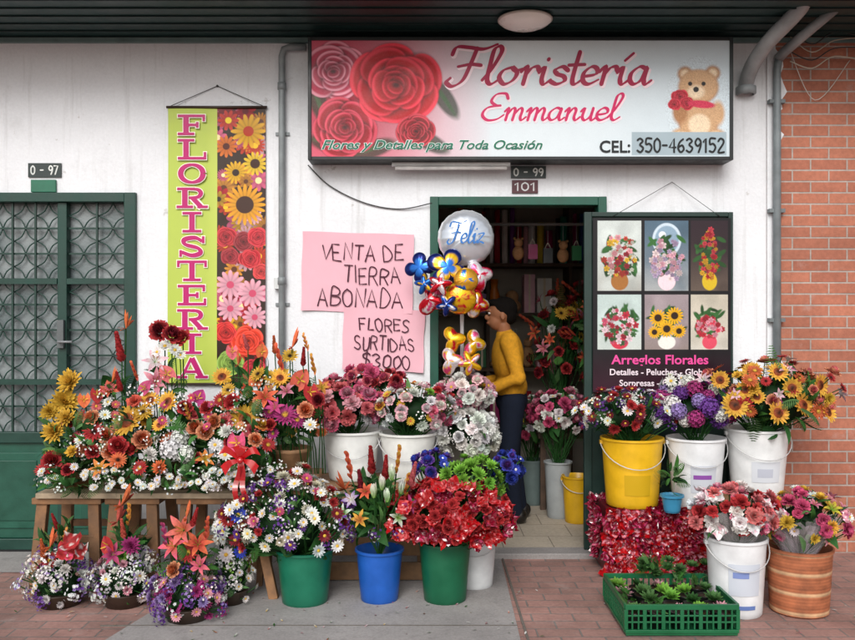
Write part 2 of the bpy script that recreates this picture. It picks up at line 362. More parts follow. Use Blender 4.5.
class Tm:
    def __init__(s): s.V=[];s.Q=[];s.C=[];s.n=0
    def add(s,V,Q,C):
        s.V.append(np.asarray(V,float)); s.Q.append(np.asarray(Q,int)+s.n); C=np.asarray(C,float)
        if C.ndim==1: C=np.tile(C,(len(V),1))
        s.C.append(C); s.n+=len(V)
    def ring(s,n,ph,jit=.1,**kw):
        for k in range(n):
            q=dict(kw); j=1+jit*(rnd.random()*2-1); q['L']=kw['L']*j; q['a0']=kw.get('a0',.2)+jit*1.3*(rnd.random()*2-1); q['bend']=kw.get('bend',.3)+jit*2*(rnd.random()*2-1)
            V,Q,C=petal(**q); t=ph+2*math.pi*(k+jit*(rnd.random()-.5)*2)/n; c,si=math.cos(t),math.sin(t)
            R=np.array([[c,-si,0],[si,c,0],[0,0,1]]); s.add(V@R.T,Q,C*(1+.3*(rnd.random()-.5)))
    def dome(s,r,h,col,z=0,nu=9,nv=3,jit=.25,col2=None):
        V=[];C=[]
        for j in range(nv+1):
            ph=math.pi/2*j/nv
            for i in range(nu):
                t=2*math.pi*i/nu; V.append((r*math.sin(ph)*math.cos(t),r*math.sin(ph)*math.sin(t),z+h*math.cos(ph)))
                f=j/nv; cc=np.asarray(col)*(1-f)+np.asarray(col2 if col2 is not None else col)*f
                C.append(cc*(1+jit*(rnd.random()*2-1)))
        s.add(V,[(j*nu+i,(j+1)*nu+i,(j+1)*nu+(i+1)%nu,j*nu+(i+1)%nu) for j in range(nv) for i in range(nu)],np.array(C))
    def done(s): return np.concatenate(s.V),np.concatenate(s.Q),np.concatenate(s.C)
def rotz_to(n,spin):
    n=np.asarray(n,float); n=n/np.linalg.norm(n); h=np.array([0,0,1.]) if abs(n[2])<.95 else np.array([1.,0,0])
    x=np.cross(h,n);x/=np.linalg.norm(x);y=np.cross(n,x); c,s=math.cos(spin),math.sin(spin)
    return np.stack([x*c+y*s,-x*s+y*c,n],1)
def mk(kind,a,b):
    T=Tm(); A=K[a] if a else None; B=K[b] if b else None  # blooms: darker c0 at petal bases paints inner shading into the colour
    if kind=='sun':
        T.ring(15,0,L=.68,W=.27,a0=.05,bend=.25,c0=A*np.array([.8,.5,.3]),c1=A,r0=.36,ns=3)
        T.ring(15,.2,L=.6,W=.25,a0=.35,bend=.1,c0=A*np.array([.8,.5,.3]),c1=A,r0=.34,ns=3)
        T.dome(.44,.16,K['brown']*.7,.02,12,4,.5,B*.5)
    elif kind=='daisy':
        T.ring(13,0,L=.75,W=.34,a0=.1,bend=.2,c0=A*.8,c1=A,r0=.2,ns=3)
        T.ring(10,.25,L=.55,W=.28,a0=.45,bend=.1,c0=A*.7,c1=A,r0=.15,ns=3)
        T.dome(.24,.14,B*.9,.04,8,2,.25)
    elif kind=='gerb':
        T.ring(18,0,L=.78,W=.24,a0=.05,bend=.15,c0=A*.7,c1=A,r0=.2,ns=3)
        T.ring(14,.2,L=.6,W=.22,a0=.3,bend=.15,c0=A*.6,c1=A*.95,r0=.16,ns=3)
        T.ring(12,.1,L=.26,W=.12,a0=.6,bend=.1,c0=B*.8,c1=A*.7,r0=.12,ns=2)
        T.dome(.17,.1,B*.8,.05,8,2,.3)
    elif kind=='mum':
        for k in range(6):
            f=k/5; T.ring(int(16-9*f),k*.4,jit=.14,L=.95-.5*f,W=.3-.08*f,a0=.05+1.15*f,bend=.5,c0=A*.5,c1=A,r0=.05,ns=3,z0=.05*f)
    elif kind=='carn':
        q=.36 if a!='white' else .44
        for k in range(6):
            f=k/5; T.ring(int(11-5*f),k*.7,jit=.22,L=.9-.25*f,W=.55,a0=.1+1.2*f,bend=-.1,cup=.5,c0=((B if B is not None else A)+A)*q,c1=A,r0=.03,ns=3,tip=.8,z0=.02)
    elif kind=='rose':
        q=.5 if a!='white' else .8
        for k in range(6):
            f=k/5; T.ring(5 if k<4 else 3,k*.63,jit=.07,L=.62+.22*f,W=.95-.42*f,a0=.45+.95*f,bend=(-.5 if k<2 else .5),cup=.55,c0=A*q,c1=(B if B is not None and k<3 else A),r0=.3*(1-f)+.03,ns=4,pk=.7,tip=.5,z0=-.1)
    elif kind=='hyd':
        for i in range(46):
            z=1-1.45*(i+.5)/46; r=math.sqrt(max(0,1-z*z)); t=i*2.39996; n=np.array([r*math.cos(t),r*math.sin(t),z]); R=rotz_to(n,rnd.random()*6)
            tt=Tm(); tt.ring(4,0,L=.2,W=.2,a0=.2,bend=0,c0=A*.75,c1=A,r0=.01,ns=2,tip=.5); V,Q,C=tt.done()
            T.add((V@R.T)+n*(.82+.1*rnd.random()),Q,C*(.85+.3*rnd.random()))
        T.dome(.78,.78,A*.45,0,8,3,.2)
    elif kind=='stat':
        for i in range(26):
            n=npr.normal(size=3); n[2]=abs(n[2])*.9+.15; n/=np.linalg.norm(n); R=rotz_to(n,rnd.random()*6); col=A if rnd.random()<.75 else B
            tt=Tm(); tt.ring(5,0,L=.15,W=.15,a0=.25,bend=.1,c0=col*.8,c1=col,r0=.01,ns=2,tip=.5); V,Q,C=tt.done(); T.add((V@R.T)+n*(.5+.5*rnd.random()),Q,C)
    elif kind=='lily':
        T.ring(3,0,L=1.05,W=.42,a0=.75,bend=-.9,c0=(B if B is not None else A)*.8,c1=A,r0=.04,ns=5,cup=.35)
        T.ring(3,1.05,L=1.0,W=.34,a0=.9,bend=-1.0,c0=(B if B is not None else A)*.8,c1=A,r0=.04,ns=5,cup=.35)
        T.ring(5,.3,L=.6,W=.04,a0=1.2,bend=-.2,c0=K['lime'],c1=K['orange']*.6,r0=.02,ns=2,tip=2)
    elif kind=='bud':
        T.ring(3,0,L=1.2,W=.42,a0=1.4,bend=.25,c0=K['lime']*.7,c1=A,r0=.12,ns=4,cup=.6); T.ring(3,1,L=1.15,W=.4,a0=1.38,bend=.25,c0=K['lime']*.7,c1=A,r0=.1,ns=4,cup=.6)
    elif kind=='anth':
        N=10; V=[];C=[]; Qs=[]
        for i in range(N+1):
            t=i/N; x=-.55+1.6*t; w=.8*math.sin(math.pi*min(1,(t*.86+.14)))**.75*(1-.25*t); 
            if i==N: w=.03
            back=-.35*(1-t)**3
            V+=[(x+back,-w,.22*w*w+.05),(x,-w*.5,.02),(x,0,0-.03),(x,w*.5,.02),(x+back,w,.22*w*w+.05)]
            C+=[A*.9,A*.95,A*.65,A*.95,A*.9]
        for i in range(N):
            for j in range(4): b0=i*5+j; Qs.append((b0,b0+5,b0+6,b0+1))
        T.add(V,Qs,np.array(C))
        T.ring(4,0,jit=0,L=.7,W=.15,a0=1.05,bend=-.2,c0=B,c1=B*.9,r0=.05,ns=3,tip=.5,cup=-.6)
    elif kind=='torch':
        for k in range(9):
            f=k/8; T.ring(5,k*.8,jit=.08,L=.46-.12*f,W=.36-.1*f,a0=1.0+.35*f,bend=.15,c0=A*.55,c1=A,r0=.12*(1-f*.7),ns=3,z0=1.6*f,cup=.4)
    elif kind=='bird':
        for k in range(6):
            V,Q,C=petal(1.35-.12*k,.2,4,1.35-.28*k,.05,.4,A*.7,A,0,1.2,.05)
            t=.3*(rnd.random()-.5)+ (math.pi if k>=4 else 0); R=np.array([[math.cos(t),-math.sin(t),0],[math.sin(t),math.cos(t),0],[0,0,1]]); T.add(V@R.T,Q,C)
        V,Q,C=petal(1.2,.22,4,.25,.25,.9,K['mgreen'],B,0,1,.05); T.add(V,Q,C)
    elif kind=='heli':
        for k in range(7):
            V,Q,C=petal(.8-.06*k,.25,4,.75+.05*k,.25,.9,A*.8,B if B is not None else A,0,1,.05,z0=.24*k); t=math.pi*(k%2)+.25*(rnd.random()-.5)
            R=np.array([[math.cos(t),-math.sin(t),0],[math.sin(t),math.cos(t),0],[0,0,1]]); T.add(V@R.T,Q,C)
    elif kind=='leaf':
        V,Q,C=petal(1,.24,5,1.45,-.9-.5*rnd.random(),.25,A*.75,A*1.1,0,.9,.04); T.add(V,Q,C)
    elif kind=='broad':
        V,Q,C=petal(1,.48,5,1.35,-1.1-.4*rnd.random(),.2,A*.8,A*1.15,0,.8,.05); T.add(V,Q,C)
    elif kind=='grass':
        V,Q,C=petal(1,.045,6,1.5,-1.0-.4*rnd.random(),.4,A*.8,A*1.1,0,.8,.2); T.add(V,Q,C)
    elif kind=='fern':
        n=11; px=0;pz=0
        for i in range(n):
            t=i/n; a=1.45-.9*t; px+=math.cos(a)/n; pz+=math.sin(a)/n
            for sgn in (-1,1):
                l=.3*math.sin(math.pi*(t*.85+.15))+.05
                V,Q,C=petal(l,.07,2,-.1,-.3,.1,A*.85,A*1.1,0,.8,.1); th=sgn*1.1; R=np.array([[math.cos(th),-math.sin(th),0],[math.sin(th),math.cos(th),0],[0,0,1]])
                T.add((V@R.T)+np.array([px,0,pz]),Q,C)
    elif kind=='gyp':
        for i in range(9):
            n=npr.normal(size=3); n[2]=abs(n[2])+.3; n/=np.linalg.norm(n); R=rotz_to(n,0); tt=Tm(); tt.ring(5,0,L=.13,W=.13,a0=.3,bend=.2,c0=A,c1=A,r0=0,ns=2,tip=.7); V,Q,C=tt.done(); T.add((V@R.T)+n*(.4+.6*rnd.random()),Q,C)
            V,Q,C=petal(.6,.02,2,1.5,0,0,K['ggreen'],K['ggreen'],0,1,1); 
            T.add(V@R.T,Q,C)
    elif kind=='succ':
        for k in range(6):
            f=k/5; T.ring(int(10-5*f),k*.5,L=.9-.55*f,W=.36-.12*f,a0=.15+1.1*f,bend=.5,c0=A*.7,c1=B*.85,r0=.04,ns=3,cup=.3,tip=.15)
    elif kind=='crum':
        N=8; V=[];C=[]
        for j in range(N):
            for i in range(N):
                u=(i/(N-1)*2-1);v=(j/(N-1)*2-1); V.append((u+.2*(rnd.random()-.5),v+.2*(rnd.random()-.5),.45*(u*u+v*v)+.45*(rnd.random()-.5))); C.append(A*(.5+.7*rnd.random()) if rnd.random()<.85 else (B if B is not None else A))
        T.add(V,[(j*N+i,j*N+i+1,(j+1)*N+i+1,(j+1)*N+i) for j in range(N-1) for i in range(N-1)],np.array(C))
    return T.done()
TC={}
def get(kind,a,b=None):
    k=(kind,a,b)
    if k not in TC: TC[k]=[mk(kind,a,b) for _ in range(5)]
    return rnd.choice(TC[k])
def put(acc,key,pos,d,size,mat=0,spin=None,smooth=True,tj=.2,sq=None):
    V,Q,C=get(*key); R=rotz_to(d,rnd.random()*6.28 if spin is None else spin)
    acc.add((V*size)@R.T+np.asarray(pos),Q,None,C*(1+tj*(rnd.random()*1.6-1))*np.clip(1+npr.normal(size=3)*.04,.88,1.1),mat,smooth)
def stem(acc,p0,p1,r=.003,col=None):
    p0=np.asarray(p0,float);p1=np.asarray(p1,float); m=(p0+p1)/2+npr.normal(size=3)*.012
    tube(acc,[p0,m,p1],r,K['mgreen'] if col is None else col,4,0,False)
def rv(): 
    v=npr.normal(size=3); return v/np.linalg.norm(v)
LEAVES=[('leaf','mgreen'),('leaf','green'),('leaf','dgreen'),('leaf','ggreen'),('broad','mgreen'),('grass','green'),('fern','green'),('fern','ggreen')]
def foliage(acc,c,r,n,size,kinds=LEAVES,up=.35,front=.25):
    c=np.array(c);r=np.array(r)
    for _ in range(int(n)):
        v=rv()*rnd.random()**.35; p=c+v*r*.8; d=v+np.array([0,-front,up])+rv()*.5
        put(acc,rnd.choice(kinds),p,d,size*(.6+.8*rnd.random()),tj=.35)
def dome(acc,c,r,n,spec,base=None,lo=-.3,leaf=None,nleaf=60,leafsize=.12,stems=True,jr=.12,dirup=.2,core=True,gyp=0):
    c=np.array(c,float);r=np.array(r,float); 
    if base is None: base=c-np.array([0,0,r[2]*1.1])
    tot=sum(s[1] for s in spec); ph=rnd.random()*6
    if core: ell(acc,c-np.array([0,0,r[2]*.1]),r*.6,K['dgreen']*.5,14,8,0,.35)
    for i in range(n):
        z=1-(1-lo)*(i+.5)/n; q=math.sqrt(max(0,1-z*z)); t=ph+i*2.39996+.5*rnd.random()
        v=np.array([q*math.cos(t),q*math.sin(t),z]); 
        if v[1]>.75: continue
        p=c+v*r*(1+jr*(rnd.random()*2-1))
        x=rnd.random()*tot
        for s in spec:
            x-=s[1]
            if x<=0: break
        d=v/r*r.mean()+np.array([0,-.25,dirup])+rv()*.34
        put(acc,s[0],p,d,s[2]*(.74+.48*rnd.random()),mat=(s[3] if len(s)>3 else 0),smooth=(s[0][0]!='crum'))
        if stems: stem(acc,np.array(base)+rv()*.03,p)
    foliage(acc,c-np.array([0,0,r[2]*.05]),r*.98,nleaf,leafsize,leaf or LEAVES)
    for _ in range(gyp):
        v=rv(); v[2]=abs(v[2])*1.0-.2; v[1]=-abs(v[1]); put(acc,('gyp','white'),c+v*r*.95,v+np.array([0,0,.3]),.05)
def bucket(name,c,rt,rb,h,col,handle=True,label=None,mat='plastic',ribs=True,stripes=None,parent=None):
    a=Acc(); col=np.asarray(col)
    prof=[(rb*.2,0.0),(rb*.96,0),(rb,.006)]
    n=14 if stripes is None else 40
    for i in range(1,n): 
        f=i/n; rr=rb+(rt-rb)*f
        if stripes is not None: rr+=.0025*(i%2)
        elif ribs and f>.78: rr+=.004*(1 if int(f*28)%2 else 0)
        prof.append((rr,h*f))
    prof+=[(rt,h-.014),(rt+.008,h-.012),(rt+.008,h),(rt-.001,h+.001),(rt-.006,h-.01),(rb*.9,h*.72),(0.01,h*.7)]
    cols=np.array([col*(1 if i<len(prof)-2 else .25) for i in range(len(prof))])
    if stripes is not None:
        for i in range(len(prof)-2): cols[i]=stripes[(i//2)%len(stripes)]*(1 if i%2 else .75)
    else:
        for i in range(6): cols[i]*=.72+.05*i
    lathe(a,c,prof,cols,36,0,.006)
    if handle:
        pts=[]; hz=h*.93
        for i in range(17):
            th=math.pi*i/16; pts.append((c[0]-(rt+.012)*math.cos(th),c[1]-rt*1.07*math.sin(th),c[2]+hz-rt*.77*math.sin(th)))
        tube(a,pts,.0028,lin('c0c0c0'),6,1)
        for sx in (-1,1): box(a,c[0]+sx*(rt+.006)-.008,c[0]+sx*(rt+.006)+.008,c[1]-.012,c[1]+.012,c[2]+hz-.012,c[2]+hz+.012,col*.8)
    if label is not None:
        for li,(a0,a1,z0,z1,lc) in enumerate(label):
            V=[];N=14
            for i in range(N+1):
                th=a0+(a1-a0)*i/N
                for z in (z0,z1): 
                    rr=rb+(rt-rb)*z/h+.0025+.0008*li; V.append((c[0]+rr*math.sin(th),c[1]-rr*math.cos(th),c[2]+z))
            a.add(V,[(2*i,2*i+2,2*i+3,2*i+1) for i in range(N)],None,lc,2)
    ob=a.build(name,[mat,'metal_grey','print'])
    try: ob.data.set_sharp_from_angle(angle=math.radians(50))
    except Exception: pass
    return ob
def group(name,obs):
    xs=[o.location for o in obs]; e=empty(name,(xs[0].x,xs[0].y,xs[0].z))
    for o in obs: setparent(o,e)
    return e
# ================================================================ SETTING
XL,XR=-1.875,2.19
GX0=-3.35
shop=empty('flower_shop_building')
a=Acc(); W=(1,1,1)
DX0,DX1,DZ=.016,1.152,2.294
for x0,x1,z0 in ((-9,GX0,0),(GX0,XL,2.32),(XL,DX0,0),(DX0,DX1,DZ),(DX1,XR,0)):
    box(a,x0,x1,0,.2,z0,6.2,W)
a.build('white_wall',['plaster'],recenter=False,parent=shop)
a=Acc()
IC=lin('aca498'); BY=2.6
box(a,-1.3,-1.2,.2,BY+.1,0,2.8,IC); box(a,2.0,2.1,.2,BY+.1,0,2.8,IC); box(a,-1.2,2.0,BY,BY+.1,0,2.8,IC); box(a,-1.3,2.1,.2,BY+.1,2.8,2.9,lin('d0cdc6'))
a.build('interior_walls',['interior'],recenter=False,parent=shop)
a=Acc(); box(a,-1.2,2.0,-.0,BY,-.05,.02,W); a.build('shop_floor',['tiles'],recenter=False,parent=shop)
a=Acc(); box(a,DX0-.05,DX1+.12,-.16,-.003,-.03,.035,W); a.build('door_step',['concrete'],bevel=.008,recenter=False,parent=shop)
GR=lin('14503f'); GRD=lin('0e3a30')
a=Acc()
box(a,DX0,DX0+.055,-.03,.12,.02,DZ,GR); box(a,DX1-.055,DX1,-.03,.12,.02,DZ,GR); box(a,DX0+.055,DX1-.055,-.028,.12,DZ-.055,DZ,GR)
a.build('door_frame',['paint'],bevel=.004,parent=shop)
a=Acc(); EC=lin('1c3a39')
box(a,-9,9,-.70,-.002,3.325,3.40,EC)
for i in range(5): box(a,-9,9,-.66+.13*i,-.65+.13*i,3.316,3.3248,EC*.6)
box(a,-9,9,-.72,-.701,3.31,3.45,EC*1.1)
box(a,-9,9,-.03,-.0025,3.285,3.3155,lin('6d8583'))
a.build('eave_canopy',['paint'],parent=shop)
a=Acc(); box(a,-9,9,-.25,3.3,6.2,6.35,lin('5a3a2c')); a.build('roof_slab',['paint'],parent=shop)
bh=empty('brick_house')
a=Acc(); box(a,XR+.002,9,-.012,.2,-.02,6.2,W); a.build('brick_wall',['brick'],recenter=False,parent=bh)
a=Acc(); V=[];n=60; 
for i in range(n+1):
    z=3.3*i/n; w=.03+.05*abs(math.sin(i*.37))+.05*rnd.random()*(math.sin(i*.13)>0); V+=[(XR-.005,-.0165,z),(XR+w,-.0165,z)]
a.add(V,[(2*i,2*i+1,2*i+3,2*i+2) for i in range(n)],None,W,0,False); a.build('peeling_plaster',['plaster'],recenter=False,parent=bh)
# ground
a=Acc(); box(a,-60,60,-60,40,-.5,-.14,W); a.build('ground',['earth'],recenter=False)
a=Acc(); box(a,-30,30,-9,-.001,-.138,0,W); a.build('sidewalk',['pavers'],recenter=False)
a=Acc(); box(a,-30,30,-9.15,-9.001,-.138,.012,W); a.build('kerb',['concrete'],bevel=.01,recenter=False)
a=Acc(); box(a,-60,60,-16,-9.152,-.139,-.12,W); a.build('road',['asphalt'],recenter=False)
a=Acc(); 
def sheet(a,pts,z):
    V=[(p[0],p[1],z) for p in pts]; a.add(V,[(0,1,2,3)],None,W,0,False)
sheet(a,[(-1.15,-.002),(-1.95,-3.4),(.40,-3.4),(.46,-.16)],.004)
sheet(a,[(-9,-.002),(-9,-.45),(-1.26,-.45),(-1.15,-.002)],.004)
a.build('concrete_pavement',['concrete'],recenter=False)
a=Acc(); box(a,.465,.477,-3.4,-.16,-.01,.006,lin('55504c'));  box(a,-1.6,.44,-1.335,-1.325,-.01,.0055,lin('5a5653')); a.build('pavement_joint',['earth'],recenter=False)
# fallen petals and leaf scraps
a=Acc()
for _ in range(150):
    x=-2.4+4.6*rnd.random(); y=-1.55+.75*rnd.random()
    V,Q,C=petal(.012+.016*rnd.random(),.010,2,.1,.6*rnd.random(),.3,K[rnd.choice(['red','pink','white','yellow','green','mgreen','green','orange','ltpink','mgreen'])]*.8,K['green']*.8 if rnd.random()<.3 else K['white']*.6,0,1,.4)
    t=rnd.random()*6.28; R=np.array([[math.cos(t),-math.sin(t),0],[math.sin(t),math.cos(t),0],[0,0,1]]); a.add(V@R.T+np.array([x,y,.007]),Q,None,C)
a.build('fallen_petals',['flora'])
# ---------------- gate
gate=empty('green_metal_gate',(-2.6,0,0))
a=Acc(); z1=2.32
box(a,XL-.075,XL,-.03,.12,0,z1,GRD); box(a,GX0,XL-.075,-.028,.12,z1-.06,z1,GRD); box(a,GX0,GX0+.07,-.03,.12,0,z1-.06,GRD)
gx0,gx1=GX0+.07,XL-.075
mid=P(62,0,0)[0]
box(a,mid-.03,mid+.03,.0,.06,.03,z1-.06,GRD)
for zc in (.74,.05): box(a,gx0,mid-.03,.002,.055,zc-.035,zc+.035,GRD); box(a,mid+.03,gx1,.002,.055,zc-.035,zc+.035,GRD)
for x0,x1 in ((gx0,mid-.03),(mid+.03,gx1)):
    box(a,x0,x1,.03,.045,.085,.705,GR*.9)
    for (u0,u1) in ((.1,.9),):
        xa=x0+(x1-x0)*u0; xb=x0+(x1-x0)*u1
        box(a,xa,xb,.018,.0295,.15,.64,GR*1.0); box(a,xa+.05,xb-.05,.010,.0175,.2,.59,GR*.85)
a.build('gate_frame',['paint'],bevel=.004,parent=gate)
a=Acc()
for x0,x1 in ((gx0,mid-.03),(mid+.03,gx1)):
    n=max(2,round((x1-x0)/.16)); 
    nz=9; zz=np.linspace(.775,z1-.06,nz+1)
    for i in range(1,n): x=x0+(x1-x0)*i/n; box(a,x-.006,x+.006,.012,.026,.775,z1-.06,GRD*.8)
    for z in zz[1:-1]: box(a,x0,x1,.027,.035,z-.006,z+.006,GRD*.8)
    for i in range(n):
        xa=x0+(x1-x0)*i/n; xb=x0+(x1-x0)*(i+1)/n; xm=(xa+xb)/2
        for j in range(nz):
            zm=(zz[j]+zz[j+1])/2; za=zz[j];zb=zz[j+1]
            for (u,v) in (((xa,zm),(xm,zb)),((xm,zb),(xb,zm)),((xb,zm),(xm,za)),((xm,za),(xa,zm))):
                mm=((u[0]+v[0])/2*.72+xm*.28,(u[1]+v[1])/2*.72+zm*.28)
                q=smooth([(u[0],.04,u[1]),(mm[0],.04,mm[1]),(v[0],.04,v[1])],3); tube(a,q,.0042,GRD,5,0,False)
for z in (1.1,1.75): box(a,gx0,mid-.032,-.004,.01,z-.018,z+.018,GRD); box(a,mid+.032,gx1,-.004,.01,z-.018,z+.018,GRD)
box(a,mid-.02,mid+.02,-.03,-.002,1.32,1.5,lin('5a5f60')); tube(a,[(mid,-.03,1.36),(mid+.0,-.06,1.36),(mid+.09,-.06,1.36)],.008,lin('8a8d90'))
a.build('gate_lattice',['paint'],parent=gate)
m,nt,p,o=newmat('gateglass'); co=objco(nt); c=mixcol(nt,mrange(nt,noise(nt,3,5,co),.35,.65,0,1),(.12,.15,.155),(.27,.30,.305)); nt.links.new(c,p.inputs['Base Color']); p.inputs['Roughness'].default_value=.25; bump(nt,p,noise(nt,60,3,co),.4,.004)
a=Acc(); box(a,gx0,gx1,.07,.08,.7,z1-.06,W); gg=a.build('gate_glass',['gateglass'],recenter=False); gg.parent=gate; gg.location=(2.6,0,0)
# ---------------- pipes
PG=lin('8f9698')
a=Acc(); x=P(282,0,-.03)[0]; 
tube(a,[P(306,47,-.035),P(290,47,-.035),P(284,49,-.035),(x,-.035,P(0,56,-.035)[2]),(x,-.035,.02)],.022,PG,12)
for zz in (3.0,1.75,.9): lathe(a,(x,-.035,zz),[(.022,-.025),(.028,-.022),(.028,.022),(.022,.025)],PG*.85,14)
for k,zz in enumerate((2.7,1.6)): box(a,x-.045,x+.045,-.012,-.001,zz-.01,zz+.01,PG*.8)
box(a,x-.05,x-.0,-.045,-.003,1.70,1.77,lin('c9cccc'))
a.build('conduit_pipe',['metal_grey'])
a=Acc(); g=lin('a3a9ab')
pts=smooth([P(826,-34,-.6),P(800,8,-.5),P(768,42,-.3),P(752,66,-.14),P(746,84,-.03),P(746,88,.02)],4)
tube(a,pts,.047,g,14); tube(a,[P(838,6,-.45),P(800,38,-.3),P(784,52,-.12),P(779,58,-.04)],.032,g*.8,12)
lathe(a,P(746,90,-.03)+np.array([0,0,0]),[(.05,-.03),(.062,-.025),(.062,.02),(.05,.025)],g*.8,16)
a.build('gutter_downpipe',['metal_grey'])
a=Acc(); x=P(777,0,-.05)[0]; tube(a,[P(779,56,-.05),(x,-.05,P(0,70,-.05)[2]),(x,-.05,.0)],.025,lin('7d8588'),12)
for zz in (2.9,2.2,1.5): box(a,x-.05,x+.05,-.06,-.0175,zz-.012,zz+.012,lin('6d7476'))
a.build('drain_pipe',['metal_grey'])
a=Acc()
for i in range(4):
    y0=28+8*i; q=[P(790,y0+10*rnd.random(),-.08),P(812,y0+16,-.09),P(835,y0+4,-.08),P(870,y0+12*rnd.random(),-.06)]; tube(a,smooth(q,6),.004,lin('b8b0a0') if i%2 else lin('303030'),5)
tube(a,smooth([P(790,50,-.05),P(815,100,-.04),P(850,60,-.03)],8),.003,lin('c8c0b8'),5)
a.build('loose_cable',['plastic'])
a=Acc(); tube(a,smooth([P(308,165,-.02),P(330,186,-.012),P(365,203,-.01),P(400,209,-.01),P(432,203,-.03)],8),.004,lin('2a2a2a'),5); a.build('wall_wire',['plastic'])
a=Acc(); q0=P(818,-20,-.2);q1=P(880,23,-.2); box(a,q0[0],q1[0],-.24,-.2,q1[2],q1[2]+.2,lin('1d2b4a')); box(a,q0[0]+.015,q1[0],-.244,-.2405,q1[2]+.015,q1[2]+.024,lin('d8a020')); 
c=P(850,8,-.245); ell(a,c,(.075,.006,.05),lin('e0a81c'),16,8); ell(a,c+np.array([0,-.004,0]),(.035,.004,.025),lin('1d2b4a'),14,8)
obox(a,(q0[0]+.2,-.2,q1[2]+.1),(q0[0]+.2,-.0,q1[2]+.1),.02,.02,lin('333333'))
a.build('corner_sign',['print'],bevel=.003)
def plate(name,x0,x1,z0,z1,txt,bg,fg,y=-.012,h=None):
    e=Acc(); p0=P(x0,z1,y);p1=P(x1,z0,y); box(e,p0[0],p1[0],y,-.001,p0[2],p1[2],bg)
    hh=(p1[2]-p0[2])*.6; caps(e,txt,p0[0]+.02,p1[0]-.02,p0[2]+hh*.33,hh,.009,fg,y-.002); e.build(name,['paint'])
plate('house_number_plate',28,61,163,177,'0 - 97',lin('23302f'),lin('d8dcd8'))
plate('house_number_plate',511,546,166,178,'0 - 99',lin('23302f'),lin('d8dcd8'))
plate('house_number_plate',512,538,180,193,'101',lin('4a1520'),lin('c8c8c8'))
a=Acc(); p0=P(32,193,0);p1=P(57,180,0); box(a,p0[0],p1[0],-.02,-.001,p0[2]+.003,p1[2],lin('1f6a50')); a.build('door_bell_box',['paint'],bevel=.004)
a=Acc(); lathe(a,(P(525,0,-.37)[0],-.37,3.312),[(.0,-.055),(.06,-.052),(.11,-.042),(.14,-.028),(.155,-.015),(.16,-.01),(.165,-.008),(.165,.0),(.1,.003)],np.array([lin('f0eee6')]*5+[lin('b8b4aa')]*4),36); a.build('ceiling_lamp',['lampglass'])
# ================================================================ MAIN SIGN
sg=empty('shop_sign',(P(520,0,0)[0],-.1,2.5))
sy=-.18; q0=P(308,160,sy); q1=P(733,38.5,sy); q1[2]=3.268
a=Acc(); BK=lin('14181a')
box(a,q0[0],q1[0],sy+.01,-.01,q0[2],q1[2],BK)
fw=.022
box(a,q0[0],q0[0]+fw,sy-.008,sy+.0095,q0[2],q1[2],BK);box(a,q1[0]-fw,q1[0],sy-.008,sy+.0095,q0[2],q1[2],BK)
box(a,q0[0]+fw,q1[0]-fw,sy-.007,sy+.0095,q0[2],q0[2]+fw,BK);box(a,q0[0]+fw,q1[0]-fw,sy-.007,sy+.0095,q1[2]-fw,q1[2],BK)
a.build('sign_box',['paint'],bevel=.003,parent=sg)
Wp,Hp=760,216
R=Ras(Wp,Hp,lin('c8d6dd'))
k=Wp/425.0
R.blend(np.exp(-((R.X-Wp*.55)/(Wp*.3))**2)*.5,lin('e2e8ea'))
R.blend(np.clip(1.22-R.X/(150*k),0,1)**.8,lin('dc6078'))
R.blend(np.clip(1.0-np.hypot((R.X-40*k)/(100*k),(R.Y-60*k)/(85*k)),0,1)*1.0,lin('9c1830'))
for cx,cy,ang in ((20,108,.3),(62,112,-.3),(118,104,.5),(8,66,1.2),(135,60,1.0)):
    R.ell(cx*k,cy*k,24*k,9*k,lin('14301a'),5,ang,.85); R.ell(cx*k,cy*k,20*k,2.2*k,lin('3c6a3c'),3,ang,.6)
R.prose(22*k,32*k,34*k,lin('b83450'),lin('ee9cae'),21)
R.prose(34*k,90*k,34*k,lin('a01024'),lin('dc4a60'),12)
R.prose(86*k,46*k,46*k,lin('b80c1c'),lin('ee3c50'),33,.9)
R.prose(106*k,94*k,20*k,lin('880a18'),lin('cc3c4c'),4)
B1=lin('c8a078');B2=lin('a87850');B3=lin('e8d0b0')
bx,by=393*k,60*k
for (dx,dy,rx,ry,c) in ((0,28,24,24,B2),(0,27,22,22,B1),(-16,-30,9,9,B2),(17,-31,9,9,B2),(-16,-30,5.5,5.5,B3),(17,-31,5.5,5.5,B3),(0,-14,24,21,B2),(0,-15,22.5,20,B1),(-3,-8,10,8,B3),(-20,46,13,10,B1),(18,46,14,10,B1),(-22,47,8,6.5,B3),(20,47,8,6.5,B3),(-22,16,9,15,B2),(23,18,8,15,B1),(1,32,13,13,B3)):
    R.ell(bx+dx*k*.85,by+dy*k*.85,rx*k*.85,ry*k*.85,c,6)
for dx,dy,r in ((-10,-18,2.6),(6,-18,2.6),(-3,-11,3.4)): R.ell(bx+dx*k*.85,by+dy*k*.85,r*k*.85,r*.85*k,lin('1c1410'),1)
for dx,dy,r in ((-22,-2,10),(-14,6,9),(-29,7,8)): R.prose(bx+dx*k*.85,by+dy*k*.85,r*k*.85,lin('a81024'),lin('d83c50'),5+int(dx))
R.ell(bx+3*k,by+6*k,14*k,4*k,lin('c83050'),2,.1)
fur=npr.normal(size=(Hp,Wp,1)); mb=(np.hypot((R.X-bx)/(34*k),(R.Y-by-6*k)/(50*k))<1)[...,None]; R.A=np.clip(R.A*(1+fur*.10*mb)+fur*.010,0,1)
px=lambda v:(v-308)*k; pz=lambda v:(v-38.5)*k
R.rect(px(634),pz(134),px(730),pz(158),lin('9fb0b8'))
